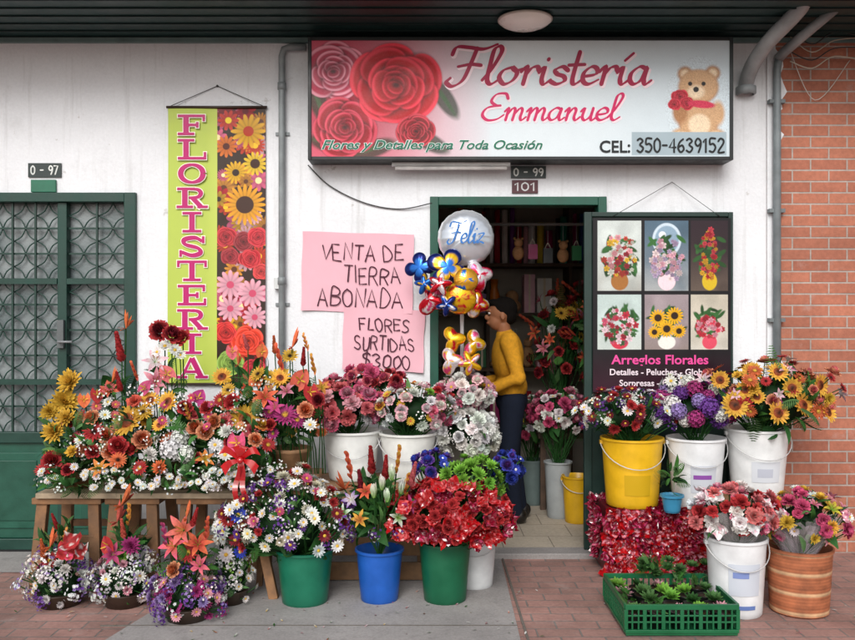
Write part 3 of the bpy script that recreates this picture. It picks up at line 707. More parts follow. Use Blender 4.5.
a=Acc(); R.mesh(a,q0[0]+fw,q1[0]-fw,q0[2]+fw,q1[2]-fw,sy,0)
PT=lambda u,v:P(u,v,sy)
mag=lin('a01040'); 
for dx,dz,c,yy,ex in ((.008,-.009,lin('f6dfe6'),sy-.0015,.010),(0,0,mag,sy-.0035,0)):
    p0=PT(446,84);p1=PT(652,84); script(a,'Floristerja',p0[0]+dx,p1[0]+dx-.02,p0[2]+dz,.235,.033+ex,.011+ex,c,yy,.25)
    p0=PT(480,120);p1=PT(618,120); script(a,'Emmanuel',p0[0]+dx,p1[0]+dx,p0[2]+dz,.165,.021+ex*.5,.008+ex*.5,lin('c8145a') if ex==0 else c,yy,.3)
p0=PT(634,154);p1=PT(727,154); caps(a,'350-4639152',p0[0]+.02,p1[0]-.02,p0[2]+.012,.085,.012,lin('15181a'),sy-.0035)
a.build('sign_print',['print'],parent=sg)
p=PT(321,149); bfont('sign_slogan_outline','Flores y Detalles para Toda Ocasión',p[0],p[2],sy-.0015,.0795,lin('e8eeec'),sg,shear=.35,off=.004,sx=1.17)
bfont('sign_slogan_text','Flores y Detalles para Toda Ocasión',p[0],p[2],sy-.004,.0795,lin('0f6a52'),sg,shear=.35,off=.0012,sx=1.17)
p=PT(599,153); bfont('sign_cel_text','CEL:',p[0],p[2]+.004,sy-.004,.105,lin('12181c'),sg,off=.002,sx=.98)
a=Acc(); p0=P(392,166,-.1);p1=P(510,162,-.1); box(a,p0[0],p1[0],-.12,-.08,p0[2],p0[2]+.02,lin('d8dcdc')); tube(a,[(p0[0]+.02,-.1,p0[2]-.012),(p1[0]-.02,-.1,p0[2]-.012)],.012,lin('f0f0ee'),10); 
for xx in (p0[0]+.1,p1[0]-.1): box(a,xx-.01,xx+.01,-.079,-.001,p0[2]+.002,p0[2]+.018,lin('808080'))
a.build('fluorescent_tube_light',['paint'])
# ================================================================ VERTICAL BANNER
by=-.02; b0=P(168,384,by); b1=P(265.5,107,by); bm=P(217,0,by)[0]
Wp,Hp=110,640; R=Ras(Wp,Hp,lin('301c10')); r2=random.Random(3)
pal=[('F2B818','2a150a'),('D84020','F0C020'),('E86890','f0e0a0'),('C01828','601018'),('F0A030','5a2c10'),('E8B0B8','c06070')]
for i in range(70): 
    c=r2.choice(pal); R.flower(r2.random()*Wp,r2.random()*Hp,14+14*r2.random(),r2.choice((8,12,16)),lin(c[0])*(.4+.5*r2.random()),lin(c[1]),.3,r2.random())
R.flower(62,225,48,20,lin('e8a018'),lin('3a1a08'),.42); R.flower(70,55,40,14,lin('e0a820'),lin('b03010'),.3); R.flower(20,90,26,12,lin('d87020'),lin('501a08')); R.flower(25,30,24,10,lin('c83420'),lin('f0d020'))
R.flower(85,130,28,14,lin('e8c028'),lin('3a1a08'),.4)
for cx,cy,r,c in ((20,300,26,'a81020'),(60,310,24,'800c1a'),(92,300,24,'b81828'),(30,345,22,'901020'),(75,350,26,'b01020'),(100,380,20,'c03030')): R.rose(cx,cy,r,lin(c))
for cx,cy,r in ((30,410,34),(80,430,34),(30,465,30),(85,485,28)): R.flower(cx,cy,r,12,lin('eaa8b8'),lin('c84868'),.25)
for cx,cy,r,c in ((70,540,38,'d83418'),(20,520,26,'c01c18'),(30,590,34,'80a040'),(85,610,30,'b01828')): R.rose(cx,cy,r,lin(c))
a=Acc(); yx=lambda X,Z:.006*np.sin(Z*3.1)+.004*np.sin(X*9)
R.mesh(a,bm,b1[0],b0[2],b1[2],by,0,yx)
R=Ras(40,200,lin('b2c452')); R.blend(np.clip((R.X-30)/10,0,1)*.3,lin('d8e070')); R.mesh(a,b0[0],bm,b0[2],b1[2],by,0,yx)
LP=lin('b8186a')
def slab(a,ch,cx,z,h,w,col,y,ex=0):
    st=h*.27+ex;th=h*.13
    def rr(x0,z0,x1,z1,ww): 
        d=np.array([x1-x0,z1-z0]);d=d/np.linalg.norm(d)*ex/2
        ribbon(a,[(cx+x0*w-d[0],z+z0*h-d[1]),(cx+x1*w+d[0],z+z1*h+d[1])],ww+(ex if ww<st else 0),col,y,caps=False)
    def bar(x,zz,l=.28): rr(x-l,zz,x+l,zz,th)
    if ch in 'FE':
        rr(-.2,0,-.2,1,st);bar(-.2,.06);rr(-.48,.94,.44,.94,th);rr(-.2,.5,.18,.5,th);rr(.4,.68,.4,.98,th);rr(.18,.36,.18,.64,th)
        if ch=='E': rr(-.4,.06,.48,.06,th);rr(.44,.02,.44,.34,th)
    if ch=='L': rr(-.2,0,-.2,1,st);bar(-.2,.94);rr(-.48,.06,.48,.06,th);rr(.44,.02,.44,.36,th)
    if ch=='I': rr(0,0,0,1,st);bar(0,.06,.32);bar(0,.94,.32)
    if ch=='T': rr(0,0,0,1,st);bar(0,.06,.3);rr(-.5,.94,.5,.94,th);rr(-.46,.68,-.46,.98,th);rr(.46,.68,.46,.98,th)
    if ch=='O': ribbon(a,smooth([(cx+w*.38*math.cos(t),z+h*(.5+.43*math.sin(t))) for t in np.linspace(0,2*math.pi,13)],4),st,col,y,nib=0.0,wmin=th+ex,caps=False)
    if ch=='R':
        rr(-.24,0,-.24,1,st);bar(-.24,.06);rr(-.5,.94,.1,.94,th);ribbon(a,smooth([(cx-.05*w,z+.93*h),(cx+.2*w,z+.9*h),(cx+.3*w,z+.73*h),(cx+.2*w,z+.54*h),(cx-.1*w,z+.5*h)],4),st*.85,col,y,nib=0,wmin=th+ex,caps=False)
        rr(.02,.5,.32,.04,st*.85);rr(.18,.06,.54,.06,th)
    if ch=='S':
        ribbon(a,smooth([(cx+.34*w,z+.76*h),(cx+.1*w,z+.93*h),(cx-.25*w,z+.84*h),(cx-.22*w,z+.6*h),(cx+.2*w,z+.42*h),(cx+.28*w,z+.18*h),(cx,z+.06*h),(cx-.34*w,z+.22*h)],5),st*.9,col,y,nib=2.6,wmin=th*1.2+ex,caps=False);rr(.38,.66,.38,1,th);rr(-.38,0,-.38,.32,th)
    if ch=='A': rr(-.34,.04,-.02,1,th);rr(.32,.04,-.0,.98,st*.95);rr(-.2,.32,.2,.32,th);rr(-.54,.06,-.16,.06,th);rr(.12,.06,.54,.06,th)
zt=P(0,113,by)[2]; zb=P(0,380,by)[2]; n=11; hh=(zt-zb)/n
for i,ch in enumerate('FLORISTERIA'):
    cx=(b0[0]+bm)/2; zz=zt-(i+1)*hh+.012
    slab(a,ch,cx,zz,hh*.84,.19,lin('f4f0e0'),by-.0115,.010); slab(a,ch,cx,zz,hh*.84,.19,LP,by-.014)
rodc=lin('3a2a20')
for z in (b1[2],b0[2]): tube(a,[(b0[0]-.01,by,z),(b1[0]+.01,by,z)],.009,rodc,8,1)
nl=np.array([(b0[0]+b1[0])/2,-.005,b1[2]+.14]); tube(a,[(b0[0],by,b1[2]),nl,(b1[0],by,b1[2])],.0025,lin('202020'),5,1); ell(a,nl,(.008,.012,.008),lin('404040'),8,6,1)
a.build('hanging_banner',['print','plastic'])
# ================================================================ POSTERS
def poster(name,x0,x1,y0,y1,lines,skew=0,yo=0):
    a=Acc(); y=-.006-yo; p0=P(x0,y1,y);p1=P(x1,y0,y); nx,nz=18,14; V=[]
    for j in range(nz+1):
        for i in range(nx+1):
            u=i/nx;v=j/nz; cu=.014*((2*u-1)**4)*((2*v-1)**2)+.0025*math.sin(7*u+2)*math.sin(5*v)
            V.append((p0[0]+(p1[0]-p0[0])*u+.01*(v-.5)+.003*math.sin(9*v),y-cu-.003,p0[2]+(p1[2]-p0[2])*v+skew*(u-.5)+.002*math.sin(11*u)))
    a.add(V,[(j*(nx+1)+i,j*(nx+1)+i+1,(j+1)*(nx+1)+i+1,(j+1)*(nx+1)+i) for j in range(nz) for i in range(nx)],None,lin('e6b2be'))
    for t,a0,a1,zz,h in lines:
        q0=P(a0,zz,y);q1=P(a1,zz,y); caps(a,t,q0[0],q1[0],q0[2],h*SC(y),.0085,lin('4a1f30'),y-.011,jit=.2,slope=skew/(p1[0]-p0[0]))
    return a.build(name,['paper'])
poster('pink_paper_poster',302,413,233,312,[('VENTA DE',322,403,259,15),('TIERRA',344,400,283,16),('ABONADA',318,402,306,17)],-.02)
poster('pink_paper_poster',343,424,309,371,[('FLORES',360,408,330,12),('SURTIDAS',355,414,349,13),('$3000',362,410,367,13)],-.02,.008)
# ================================================================ DISPLAY BOARD
board=empty('display_board_door',(P(660,0,0)[0],-.05,.03))
a=Acc(); y=-.075; p0=P(584,0,y);p1=P(733,212,y); DG=lin('15302a')
box(a,p0[0]+.005,p1[0]-.005,-.06,-.02,.05,p1[2]-.002,DG)
box(a,p0[0],p0[0]+.05,-.082,-.0605,.04,p1[2],DG);box(a,p1[0]-.03,p1[0],-.08,-.0605,.04,p1[2]-.0,DG);box(a,p0[0]+.05,p1[0]-.03,-.081,-.0605,p1[2]-.03,p1[2],DG)
box(a,p0[0]+.05,p1[0]-.03,-.081,-.0605,.04,.12,DG)
a.build('door_leaf',['paint'],bevel=.004,parent=board)
y=-.092; p0=P(593,392,y);p1=P(731,218,y); s=.003
Wp=int((p1[0]-p0[0])/s);Hp=int((p1[2]-p0[2])/s); R=Ras(Wp,Hp,lin('0e0b10')); kx=Wp/138;kz=Hp/174; r3=random.Random(5)
R.blend(np.clip((R.Y-Hp*.75)/(Hp*.25),0,1)*.8,lin('3a0c24'))
cells=[(5,3,49,73,'c8d0cc',['c84030','f0a0a8','e8b830','e0e0d0','a02030']),(52,3,96,73,'50687a',['e8a8b8','f0d8d8','b8a0c0']),(98,3,135,73,'281820',['b01828','d8a020','c83848']),
 (5,77,49,132,'b8c8c4',['e05878','c02840','f0d0d8','406a38']),(52,77,96,132,'9a8c90',['f0b818','e89818','f0c838']),(98,77,135,132,'c0b8a8',['e04058','f0a0b0','c8283c'])]
for ci,(x0,y0,x1,y1,bg,pl) in enumerate(cells):
    S=Ras(int((x1-x0)*kx),int((y1-y0)*kz),lin(bg)); w,h=S.w,S.h
    S.blend((S.Y/h)**2*.5,lin('d8d4cc') if ci%2 else lin('807060'))
    for _ in range(10): S.ell(w*r3.random(),h*r3.random(),w*.2,h*.1,lin(bg)*(.5+r3.random()),12,r3.random()*3,.35)
    S.ell(w*.5,h*.86,w*.2,h*.13,lin(['a06830','f0d0d8','d0b020','c83048','e8e4dc','d84a60'][ci]),1.5)
    if ci==1: 
        S.ell(w*.5,h*.27,w*.33,h*.24,lin('c8d8e4'),1.5); S.ell(w*.5,h*.27,w*.27,h*.2,lin('8aa4b8'),2); S.ell(w*.4,h*.2,w*.08,h*.05,lin('f8f8ff'),2)
    for _ in range(30): S.ell(w*(.15+.7*r3.random()),h*(.25+.5*r3.random()),w*.14,h*.03,lin('2c5a28')*(.4+r3.random()),1.5,r3.random()*3)
    yc=.5 if ci in(0,2) else .58; 
    for _ in range(60 if ci!=4 else 0):
        t=r3.random()*6.28;q=r3.random()**.5; rw=.37 if ci!=2 else .25; rh=.31 if ci!=2 else .4
        if ci==5: rh=.2
        if ci==2 and not (.3<q): continue
        cc=lin(r3.choice(pl)); S.flower(w*(.5+rw*q*math.cos(t)),h*(yc+rh*q*math.sin(t)),w*(.04+.05*r3.random()),r3.choice((5,6,8)),cc*(.5+.6*r3.random()),cc*.5,.25,r3.random())
    if ci==4:
        for u,v,r in ((.3,.42,.2),(.68,.38,.2),(.5,.62,.2),(.22,.68,.15),(.78,.66,.16)): S.flower(w*u,h*v,w*r,16,lin('f2b414'),lin('2a1608'),.42)
    S.A=np.clip(S.A*(1+npr.normal(size=S.A.shape[:2]+(1,))*.05),0,1)
    ys,xs=int(y0*kz),int(x0*kx); R.A[ys:ys+h,xs:xs+w]=S.A[:R.A.shape[0]-ys,:R.A.shape[1]-xs]
a=Acc(); R.mesh(a,p0[0],p1[0],p0[2],p1[2],y,0); box(a,p0[0],p1[0],y+.001,-.0825,p0[2],p1[2],lin('101010'))
nl=np.array(P(672,182,-.012)); tube(a,[P(610,218,-.09),nl,P(722,218,-.09)],.002,lin('202020'),5)
a.build('photo_poster',['print'],parent=board)
p=P(660,364,y); bfont('board_text_1','Arreglos Florales',p[0],p[2],y-.003,.082,lin('e84c98'),board,'CENTER',off=.0016,sx=1.08)
bfont('board_text_2','Detalles - Peluches - Globos',p[0],P(0,375,y)[2],y-.003,.056,lin('e8d8e0'),board,'CENTER',off=.001,sx=1.0)
bfont('board_text_3','Sorpresas - Desayunos',p[0],P(0,386,y)[2],y-.003,.056,lin('e8d8e0'),board,'CENTER',off=.001,sx=1.0)
# ================================================================ BALLOONS
def balloon(a,c,R0,fn,th,colf,nrm=(0,-1,.1),spin=0,nt=56,nr=9,mat=0):
    M=rotz_to(nrm,spin); V=[];C=[];Q=[]
    for side in (1,-1):
        b=len(V)
        for j in range(nr+1):
            q=math.sin(math.pi/2*j/nr)
            for i in range(nt):
                t=2*math.pi*i/nt; r=R0*fn(t)*q; h=th*math.sqrt(max(0,1-q*q))+(R0*.02*math.sin(t*18)*q**4*(1-q)*8)
                v=np.array([r*math.cos(t),r*math.sin(t),side*h]); V.append(M@v+np.array(c)); C.append(colf(t,q,side))
        Q+=[(b+j*nt+i,b+(j+1)*nt+i,b+(j+1)*nt+(i+1)%nt,b+j*nt+(i+1)%nt) for j in range(nr) for i in range(nt)]
    a.add(V,Q,None,np.array(C),mat,True)
bl=Acc(); rd=lambda t:1.0+.012*math.sin(20*t)
silver=lin('d4dae2')
balloon(bl,P(466,238,-.22),.175,rd,.09,lambda t,q,s:silver if q<.93 else lin('e8ecf0'),(.05,-1,.05))
star=lambda t:.74+.26*math.cos(5*t); fly=lambda t:.5+.5*abs(math.sin(2*t))**.6
def heart(t):
    x=16*math.sin(t)**3;y_=13*math.cos(t)-5*math.cos(2*t)-2*math.cos(3*t)-math.cos(4*t); return math.hypot(x,y_)/17
cr=lin('c81428');yl=lin('ecb81c');nb=lin('182870');pk=lin('e85084');bb=lin('2468c0');gd=lin('d89c30');wh=lin('f0e8ec')
def pat(c1,c2,c3):
    s1=rnd.random()*6
    def f(t,q,s):
        v=math.sin(3*t+s1)+math.sin(7*q+2*t)
        return c1 if v<.3 else (c2 if v<1.1 else c3)
    return f
for (px_,py_,yy,r,fn,th,cf,nr_,sp) in (
 (447,268,-.34,.13,fly,.035,lambda t,q,s:yl if .45<q<.7 else (bb if q<.45 else nb),(.1,-1,.2),.3),
 (420,268,-.24,.10,fly,.03,lambda t,q,s:nb if q>.5 else bb,(-.3,-1,.1),.9),
 (431,299,-.28,.11,heart,.045,pat(cr,wh,pk),(-.3,-1,0),2.8),
 (460,298,-.36,.10,rd,.055,pat(yl,cr,gd),(0,-1,0),.2),
 (478,276,-.26,.10,heart,.045,pat(wh,pk,cr),(.3,-1,.1),3.4),
 (476,304,-.3,.09,heart,.045,pat(cr,yl,wh),(.4,-1,-.1),3.0),
 (440,284,-.42,.075,star,.03,pat(cr,wh,wh),(-.1,-1,.1),.1),
 (466,280,-.38,.075,rd,.04,pat(gd,yl,bb),(.1,-1,.1),.1),
 (447,305,-.42,.07,star,.03,pat(nb,bb,wh),(-.2,-1,0),.8),
 (425,284,-.36,.07,star,.03,pat(bb,nb,yl),(-.3,-1,.1),.5),
 (452,340,-.33,.085,heart,.045,pat(yl,gd,cr),(-.2,-1,.1),3.3),(473,343,-.31,.085,heart,.045,pat(yl,wh,pk),(.3,-1,.1),2.9),
 (450,361,-.36,.085,heart,.045,pat(wh,yl,pk),(-.3,-1,.1),3.2),(470,363,-.38,.08,star,.04,pat(yl,pk,wh),(.1,-1,0),2)):
    balloon(bl,P(px_,py_,yy),r,fn,th,cf,nr_,sp)
st=P(462,0,-.2)[0]
tube(bl,[(st,-.2,.05),(st,-.2,1.3),(st,-.2,2.0)],.012,lin('d0d0d0'),8,1); lathe(bl,(st,-.2,.0),[(.001,.05),(.13,.045),(.14,.0)],lin('444444'),20,1)
bo=bl.build('foil_balloon_bunch',['foil','plastic'])
a=Acc(); script(a,'Feliz',P(446,243,0)[0]+.0,P(485,243,0)[0]-.03,P(0,243,-.31)[2],.13,.012,.005,lin('3070b8'),-.318,.2)
t=a.build('balloon_lettering',['print']); setparent(t,bo)
def simple(name,c,r,n,spec,**kw):
    a=Acc(); dome(a,c,r,n,spec,**kw); return a.build(name,['flora','cello','clear_wrap'])
simple('white_rose_bouquet',P(466,391,-.3),(.165,.13,.10),50,[(('rose','white','ltpink'),4,.04),(('carn','white','ltpink'),3,.042),(('daisy','ltpink','yellow'),1.5,.036)],lo=-.9,nleaf=18,leafsize=.07,stems=False)
simple('white_rose_bouquet',P(466,432,-.33),(.185,.14,.14),74,[(('rose','white','white'),5,.044),(('carn','white','white'),3,.045),(('mum','white'),1.5,.04)],lo=-.8,nleaf=26,leafsize=.08,stems=False,gyp=25)
# ================================================================ BUCKET ROWS
def fbucket(name,px,rim,bot,wpx,y,col,bq,handle=True,label=None,rbf=.8,stripes=None,mat='plastic',z0=None):
    s=SC(y); x=(px-427.5)*s; zt=CH+(320-rim)*s; zb=CH+(320-bot)*s if z0 is None else z0; rt=wpx*s/2
    b=bucket('bucket',(x,y,zb),rt,rt*rbf,zt-zb,col,handle,label,mat,stripes=stripes)
    obs=[b]
    for i,q in enumerate(bq):
        a=Acc(); q(a,x,y,zt); obs.append(a.build('flowers',['flora','cello','clear_wrap']))
    return group(name,obs)
MIX1=[(('daisy','white','yellow'),7,.034),(('daisy','crimson','yellow'),2,.033),(('daisy','purple','yellow'),1.2,.033),(('daisy','blue','yellow'),.7,.03),(('daisy','pink','yellow'),1,.033),(('mum','red'),1,.034),(('mum','cream'),1.4,.034),(('stat','purple','white'),1.6,.042),(('carn','ltpink','white'),1,.032)]
def D_(cpx,cpy,y,rx,ry,rz,n,spec,**kw):
    c=P(cpx,cpy,y); s=SC(y)
    def f(a,x,yy,zt): dome(a,c,(rx*s,ry*s,rz*s),n,spec,base=(x,yy,zt-.05),**kw)
    return f
fbucket('green_flower_bucket',305,548,600,56,-.96,lin('146a50'),[D_(290,520,-.98,60,44,46,175,MIX1,nleaf=110,leafsize=.09,lo=-.45,gyp=30,jr=.22),D_(236,528,-.93,22,20,22,30,MIX1,nleaf=24,leafsize=.07,lo=-.6,jr=.2)],handle=False,z0=0)
def blue(a,x,y,zt):
    foliage(a,P(377,512,-.96),(.16,.12,.19),150,.13,up=.9,kinds=[('leaf','green'),('leaf','mgreen'),('broad','mgreen'),('leaf','ggreen'),('grass','green')])
    for px,py,k,s in ((352,464,('heli','red','orange'),.09),(372,458,('torch','red',None),.08),(396,458,('heli','orange','yellow'),.09),(410,470,('torch','salmon',None),.07),(362,478,('torch','crimson',None),.07),(345,474,('bird','orange','red'),.09),(385,464,('torch','red',None),.07),(404,482,('heli','red','yellow'),.08)):
        p=P(px,py+16,-1.02-.06*rnd.random()); put(a,k,p,(.3*(px-378)/40,-.15,1),s,spin=rnd.random()*.8-.4); stem(a,(x,y,zt-.05),p,.004)
    for px,py in ((382,490),(392,480),(374,498),(401,494),(387,502)):
        p=P(px,py,-1.12); put(a,('bud','white'),p,(.2*rnd.random()-.1,-.2,1),.065); stem(a,(x,y,zt-.05),p,.004)
    for px,py,k in ((352,500,('lily','purple','white')),(344,514,('lily','white','lime')),(410,506,('lily','magenta','pink')),(398,518,('lily','white','lime')),(360,520,('lily','yellow','orange')),(366,492,('lily','orange','red'))): put(a,k,P(px,py,-1.10),(.4*(px-378)/30,-1,.5),.052)
    for px,py in ((350,530),(400,532),(376,534)): put(a,('stat','purple','white'),P(px,py,-1.08),(.3*(px-378)/30,-1,.5),.045)
fbucket('blue_flower_bucket',379.5,548,598,46,-.93,lin('1c58b0'),[blue],handle=False,z0=0)
def redb(a,x,y,zt):
    c=P(450,516,-.98)
    dome(a,c,(.29,.2,.17),210,[(('crum','red','salmon'),7,.036,1),(('crum','crimson','pink'),3,.036,1),(('rose','red',None),5,.034),(('carn','red','crimson'),2,.034)],base=(x,y,zt-.05),lo=-.55,nleaf=30,leafsize=.09,jr=.16)
    for px in range(405,500,6): put(a,('crum','red','salmon'),P(px,530+8*rnd.random(),-1.08),(.5*(px-450)/50,-1,-.1),.036,mat=1,smooth=False)
fbucket('dark_green_flower_bucket',445,540,597,52,-.93,lin('0f5a3c'),[redb,
  D_(471,480,-.92,30,26,20,30,[(('mum','lime'),1,.046)],nleaf=20,leafsize=.06,lo=-.5),
  D_(434,468,-.85,18,18,15,18,[(('rose','blue','purple'),3,.038),(('daisy','blue','white'),2,.036)],nleaf=14,leafsize=.06,lo=-.5),
  D_(507,468,-.85,15,16,15,15,[(('rose','blue','dblue'),3,.038),(('daisy','blue','white'),1,.036),(('rose','purple','blue'),1,.036)],nleaf=14,leafsize=.06,lo=-.5)],handle=False,z0=0)
x=P(474,0,-.7)[0]; bucket('white_bucket',(x,-.68,0),.13,.105,.32,lin('d8dadb'))
a=Acc(); WD=lin('8a6848')
for x0,x1 in ((-.72,-.02),):
    for z in (.06,.2,.34,.48): box(a,x0,x1,-.62,-.6,z-.05,z+.05,WD*(.7+.4*rnd.random()))
    box(a,x0,x1,-.599,-.2,.53,.55,WD)
    for xx in (x0+.0,x1-.04): box(a,xx,xx+.04,-.598,-.56,.0,.529,WD*.7); box(a,xx,xx+.04,-.24,-.2,0,.529,WD*.7)
a.build('wooden_crate_stand',['wood'],bevel=.003)
fbucket('pink_flower_bucket',352,430,500,56,-.4,lin('e6e7e4'),[D_(341,407,-.42,36,30,24,54,[(('carn','salmon','pink'),5,.052),(('rose','ltpink','pink'),2.5,.052),(('carn','ltpink','white'),2.5,.052),(('rose','white','ltpink'),1.2,.046)],nleaf=34,leafsize=.1,lo=-.45,jr=.16),D_(362,383,-.36,16,14,14,14,[(('rose','pink','salmon'),1,.048),(('carn','pink','ltpink'),1,.048)],nleaf=10,leafsize=.07)],z0=.552)
fbucket('mixed_flower_bucket',408,432,500,56,-.42,lin('e2e2dd'),[D_(412,410,-.44,42,30,25,78,[(('daisy','yellow','orange'),2,.036),(('carn','pink','white'),3,.04),(('mum','white'),3,.038),(('rose','white','ltpink'),2.5,.038),(('rose','orange','yellow'),1.2,.036),(('mum','lime'),1,.034),(('carn','red','crimson'),.8,.036)],nleaf=44,leafsize=.09,lo=-.5,gyp=8,jr=.18),D_(388,386,-.36,18,16,15,18,[(('rose','crimson','red'),2,.038),(('rose','pink','salmon'),2,.038)],nleaf=12,leafsize=.07)],z0=.552)
# ---------------- right side
a=Acc()
c0=P(605,0,-.56)[0]; c1=P(706,0,-.56)[0]
box(a,c0+.02,c1-.02,-.5,-.14,.01,.395,lin('5a0f18'),1)
for row in range(8):
    for i in range(15):
        xx=c0+.03+(c1-c0-.06)*(i+.5*(row%2))/14.5; zz=.035+.34*row/7
        put(a,('crum','red','ltpink') if rnd.random()<.6 else ('crum','crimson','pink'),(xx,-.52-.03*rnd.random(),zz),(rv()*.4+np.array([0,-1,.1])),.04,0,smooth=False)
for i in range(36): put(a,('crum','crimson','pink'),(c0+(c1-c0)*rnd.random(),-.5+.3*rnd.random(),.375),(0,-.3,1),.042,0,smooth=False)
for xx in (c0,c1): 
    for j in range(14): put(a,('crum','crimson','pink'),(xx,-.5+.3*rnd.random(),.04+.33*rnd.random()),((-1 if xx==c0 else 1),-.3,0),.042,0,smooth=False)
a.build('red_plastic_wrapped_flower_crate',['cello','plastic'])
a=Acc(); x0=P(707,0,-.4)[0];x1=P(795,0,-.4)[0]
for z in (.07,.2,.33): box(a,x0,x1,-.62,-.6,z-.05,z+.05,WD*(.6+.4*rnd.random()))
box(a,x0,x1,-.599,-.15,.43,.455,WD); 
for xx in (x0,x1-.04): box(a,xx,xx+.04,-.598,-.56,0,.429,WD*.7); box(a,xx,xx+.04,-.19,-.15,0,.429,WD*.7)
a.build('wooden_crate_stand',['wood'],bevel=.003)
fbucket('yellow_flower_bucket',632,437,504,60,-.42,lin('e4b21c'),[D_(625,413,-.44,44,34,23,104,[(('daisy','white','yellow'),6,.034),(('daisy','crimson','yellow'),2.5,.032),(('stat','purple','white'),1.5,.042),(('mum','red'),.6,.032)],nleaf=50,leafsize=.08,lo=-.5,gyp=15,jr=.2)],z0=.40,rbf=.84,label=[(-.5,.45,.08,.2,lin('c8a018'))])
LB=[(-.5,.5,.10,.26,lin('c8ccd4')),(-.4,.3,.18,.205,lin('8a4ea0')),(-.3,.35,.12,.13,lin('8898a8'))]
fbucket('printed_flower_bucket',696,437,500,56,-.45,lin('e2e4e6'),[D_(693,410,-.45,34,30,25,44,[(('hyd','purple',None),2,.055),(('hyd','magenta',None),2.2,.055),(('hyd','white',None),1.6,.05),(('hyd','lilac',None),1.5,.05),(('carn','blue','dblue'),1.5,.048),(('rose','purple','magenta'),1,.046)],nleaf=26,leafsize=.08,lo=-.4),D_(675,385,-.42,12,12,10,8,[(('daisy','white','yellow'),1,.036)],nleaf=8,leafsize=.06)],label=LB,z0=.40)
def sunb(a,x,y,zt):
    c=P(772,398,-.5)
    dome(a,c,(.36,.22,.20),80,[(('gerb','orange','yellow'),2,.047),(('gerb','red','brown'),1.8,.045),(('rose','salmon','peach'),1.6,.045),(('lily','yellow','orange'),1,.052),(('mum','yellow'),1,.04),(('lily','ltpink','white'),.9,.052),(('daisy','magenta','yellow'),.6,.036)],base=(x,y,zt-.05),lo=-.4,nleaf=130,leafsize=.12,jr=.25,core=True)
    for px,py,r in ((735,405,14),(778,413,14),(803,405,13),(828,412,12),(778,372,11),(752,372,11),(820,385,12),(745,390,9),(792,388,11),(720,380,10),(757,397,9)):
        put(a,('sun','yellow','orange'),P(px,py,-.70+.1*rnd.random()),(.5*(px-770)/60+.7*(rnd.random()-.5),-1,.25+.6*(rnd.random()-.5)),r*SC(-.7)*(.88+.2*rnd.random()))
fbucket('sunflower_bucket',757,428,500,60,-.42,lin('e4e6e6'),[sunb],z0=.457,label=[(-.55,.5,.1,.22,lin('d0d4da')),(-.35,.2,.13,.18,lin('b8bcc8'))])
def wrapcone(a,c,top,r,col,n=14,mat=2):
    V=[];C=[];m=6;n=20
    for j in range(m):
        f=j/(m-1)
        for i in range(n):
            t=2*math.pi*i/n; rr=(.03+(r-.03)*f)*(1+.12*f*((-1)**i)*rnd.random()); V.append((c[0]+(top[0]-c[0])*f+rr*math.cos(t),c[1]+(top[1]-c[1])*f+rr*math.sin(t),c[2]+(top[2]-c[2])*f+.03*f*rnd.random())); C.append(col)
    a.add(V,[(j*n+i,j*n+(i+1)%n,(j+1)*n+(i+1)%n,(j+1)*n+i) for j in range(m-1) for i in range(n)],None,np.array(C),mat,False)
def lowred(a,x,y,zt):
    dome(a,P(735,514,-1.12),(.21,.17,.12),78,[(('carn','red','crimson'),3,.04),(('carn','white','pink'),2.5,.038),(('carn','salmon','white'),3,.04),(('rose','ltpink','pink'),1.5,.038),(('mum','yellow'),.5,.03),(('crum','white','ltpink'),1.2,.038,1)],base=(x,y,zt-.05),lo=-.5,nleaf=36,leafsize=.08,jr=.17)
    for i in range(7):
        t=i/7*6.28; wrapcone(a,(x+.04*math.cos(t),y+.04*math.sin(t),zt-.06),(x+.13*math.cos(t),y+.12*math.sin(t),zt+.13),.075,lin('f0e8ea'))
fbucket('white_flower_bucket',736,536,612,58,-1.12,lin('dee0e2'),[lowred],z0=0,label=[(-.6,.55,.12,.28,lin('c4cad4')),(-.3,.4,.05,.07,lin('6078b0')),(-.45,.1,.21,.24,lin('7a8cc0'))],rbf=.85)
def lowmix(a,x,y,zt):
    dome(a,P(803,520,-1.1),(.205,.16,.14),64,[(('mum','yellow'),3,.038),(('lily','yellow','lime'),1.5,.048),(('carn','pink','magenta'),2.5,.038),(('daisy','white','yellow'),2,.036),(('lily','ltpink','pink'),1.4,.048),(('crum','ltpink','magenta'),1.2,.038,1)],base=(x,y,zt-.05),lo=-.5,nleaf=55,leafsize=.1,jr=.18)
    for i in range(7):
        t=i/7*6.28; wrapcone(a,(x+.04*math.cos(t),y+.04*math.sin(t),zt-.06),(x+.13*math.cos(t),y+.12*math.sin(t),zt+.14),.08,lin('ecdfe8'))
TA=lin('b06844');CRm=lin('d0a880')
fbucket('striped_basket_of_flowers',799,546,610,62,-1.1,TA,[lowmix],z0=0,handle=False,stripes=[TA,TA*.9,CRm,TA,TA*.8,TA],mat='wood',rbf=.88)
a=Acc(); foliage(a,P(672,478,-.66),(.06,.06,.06),26,.08); o1=a.build('leaves',['flora']); c=P(672,508,-.62); b=bucket('pot',(c[0],-.62,.40),.06,.045,.1,lin('3a8ab0'),False); group('small_potted_plant',[b,o1])
cx0,cx1=P(626,0,-1.47)[0],P(738,0,-1.47)[0]; cy0,cy1=-1.47,-.98; G2=lin('12603a')
a=Acc()
box(a,cx0,cx1,cy0,cy1,.006,.02,G2)
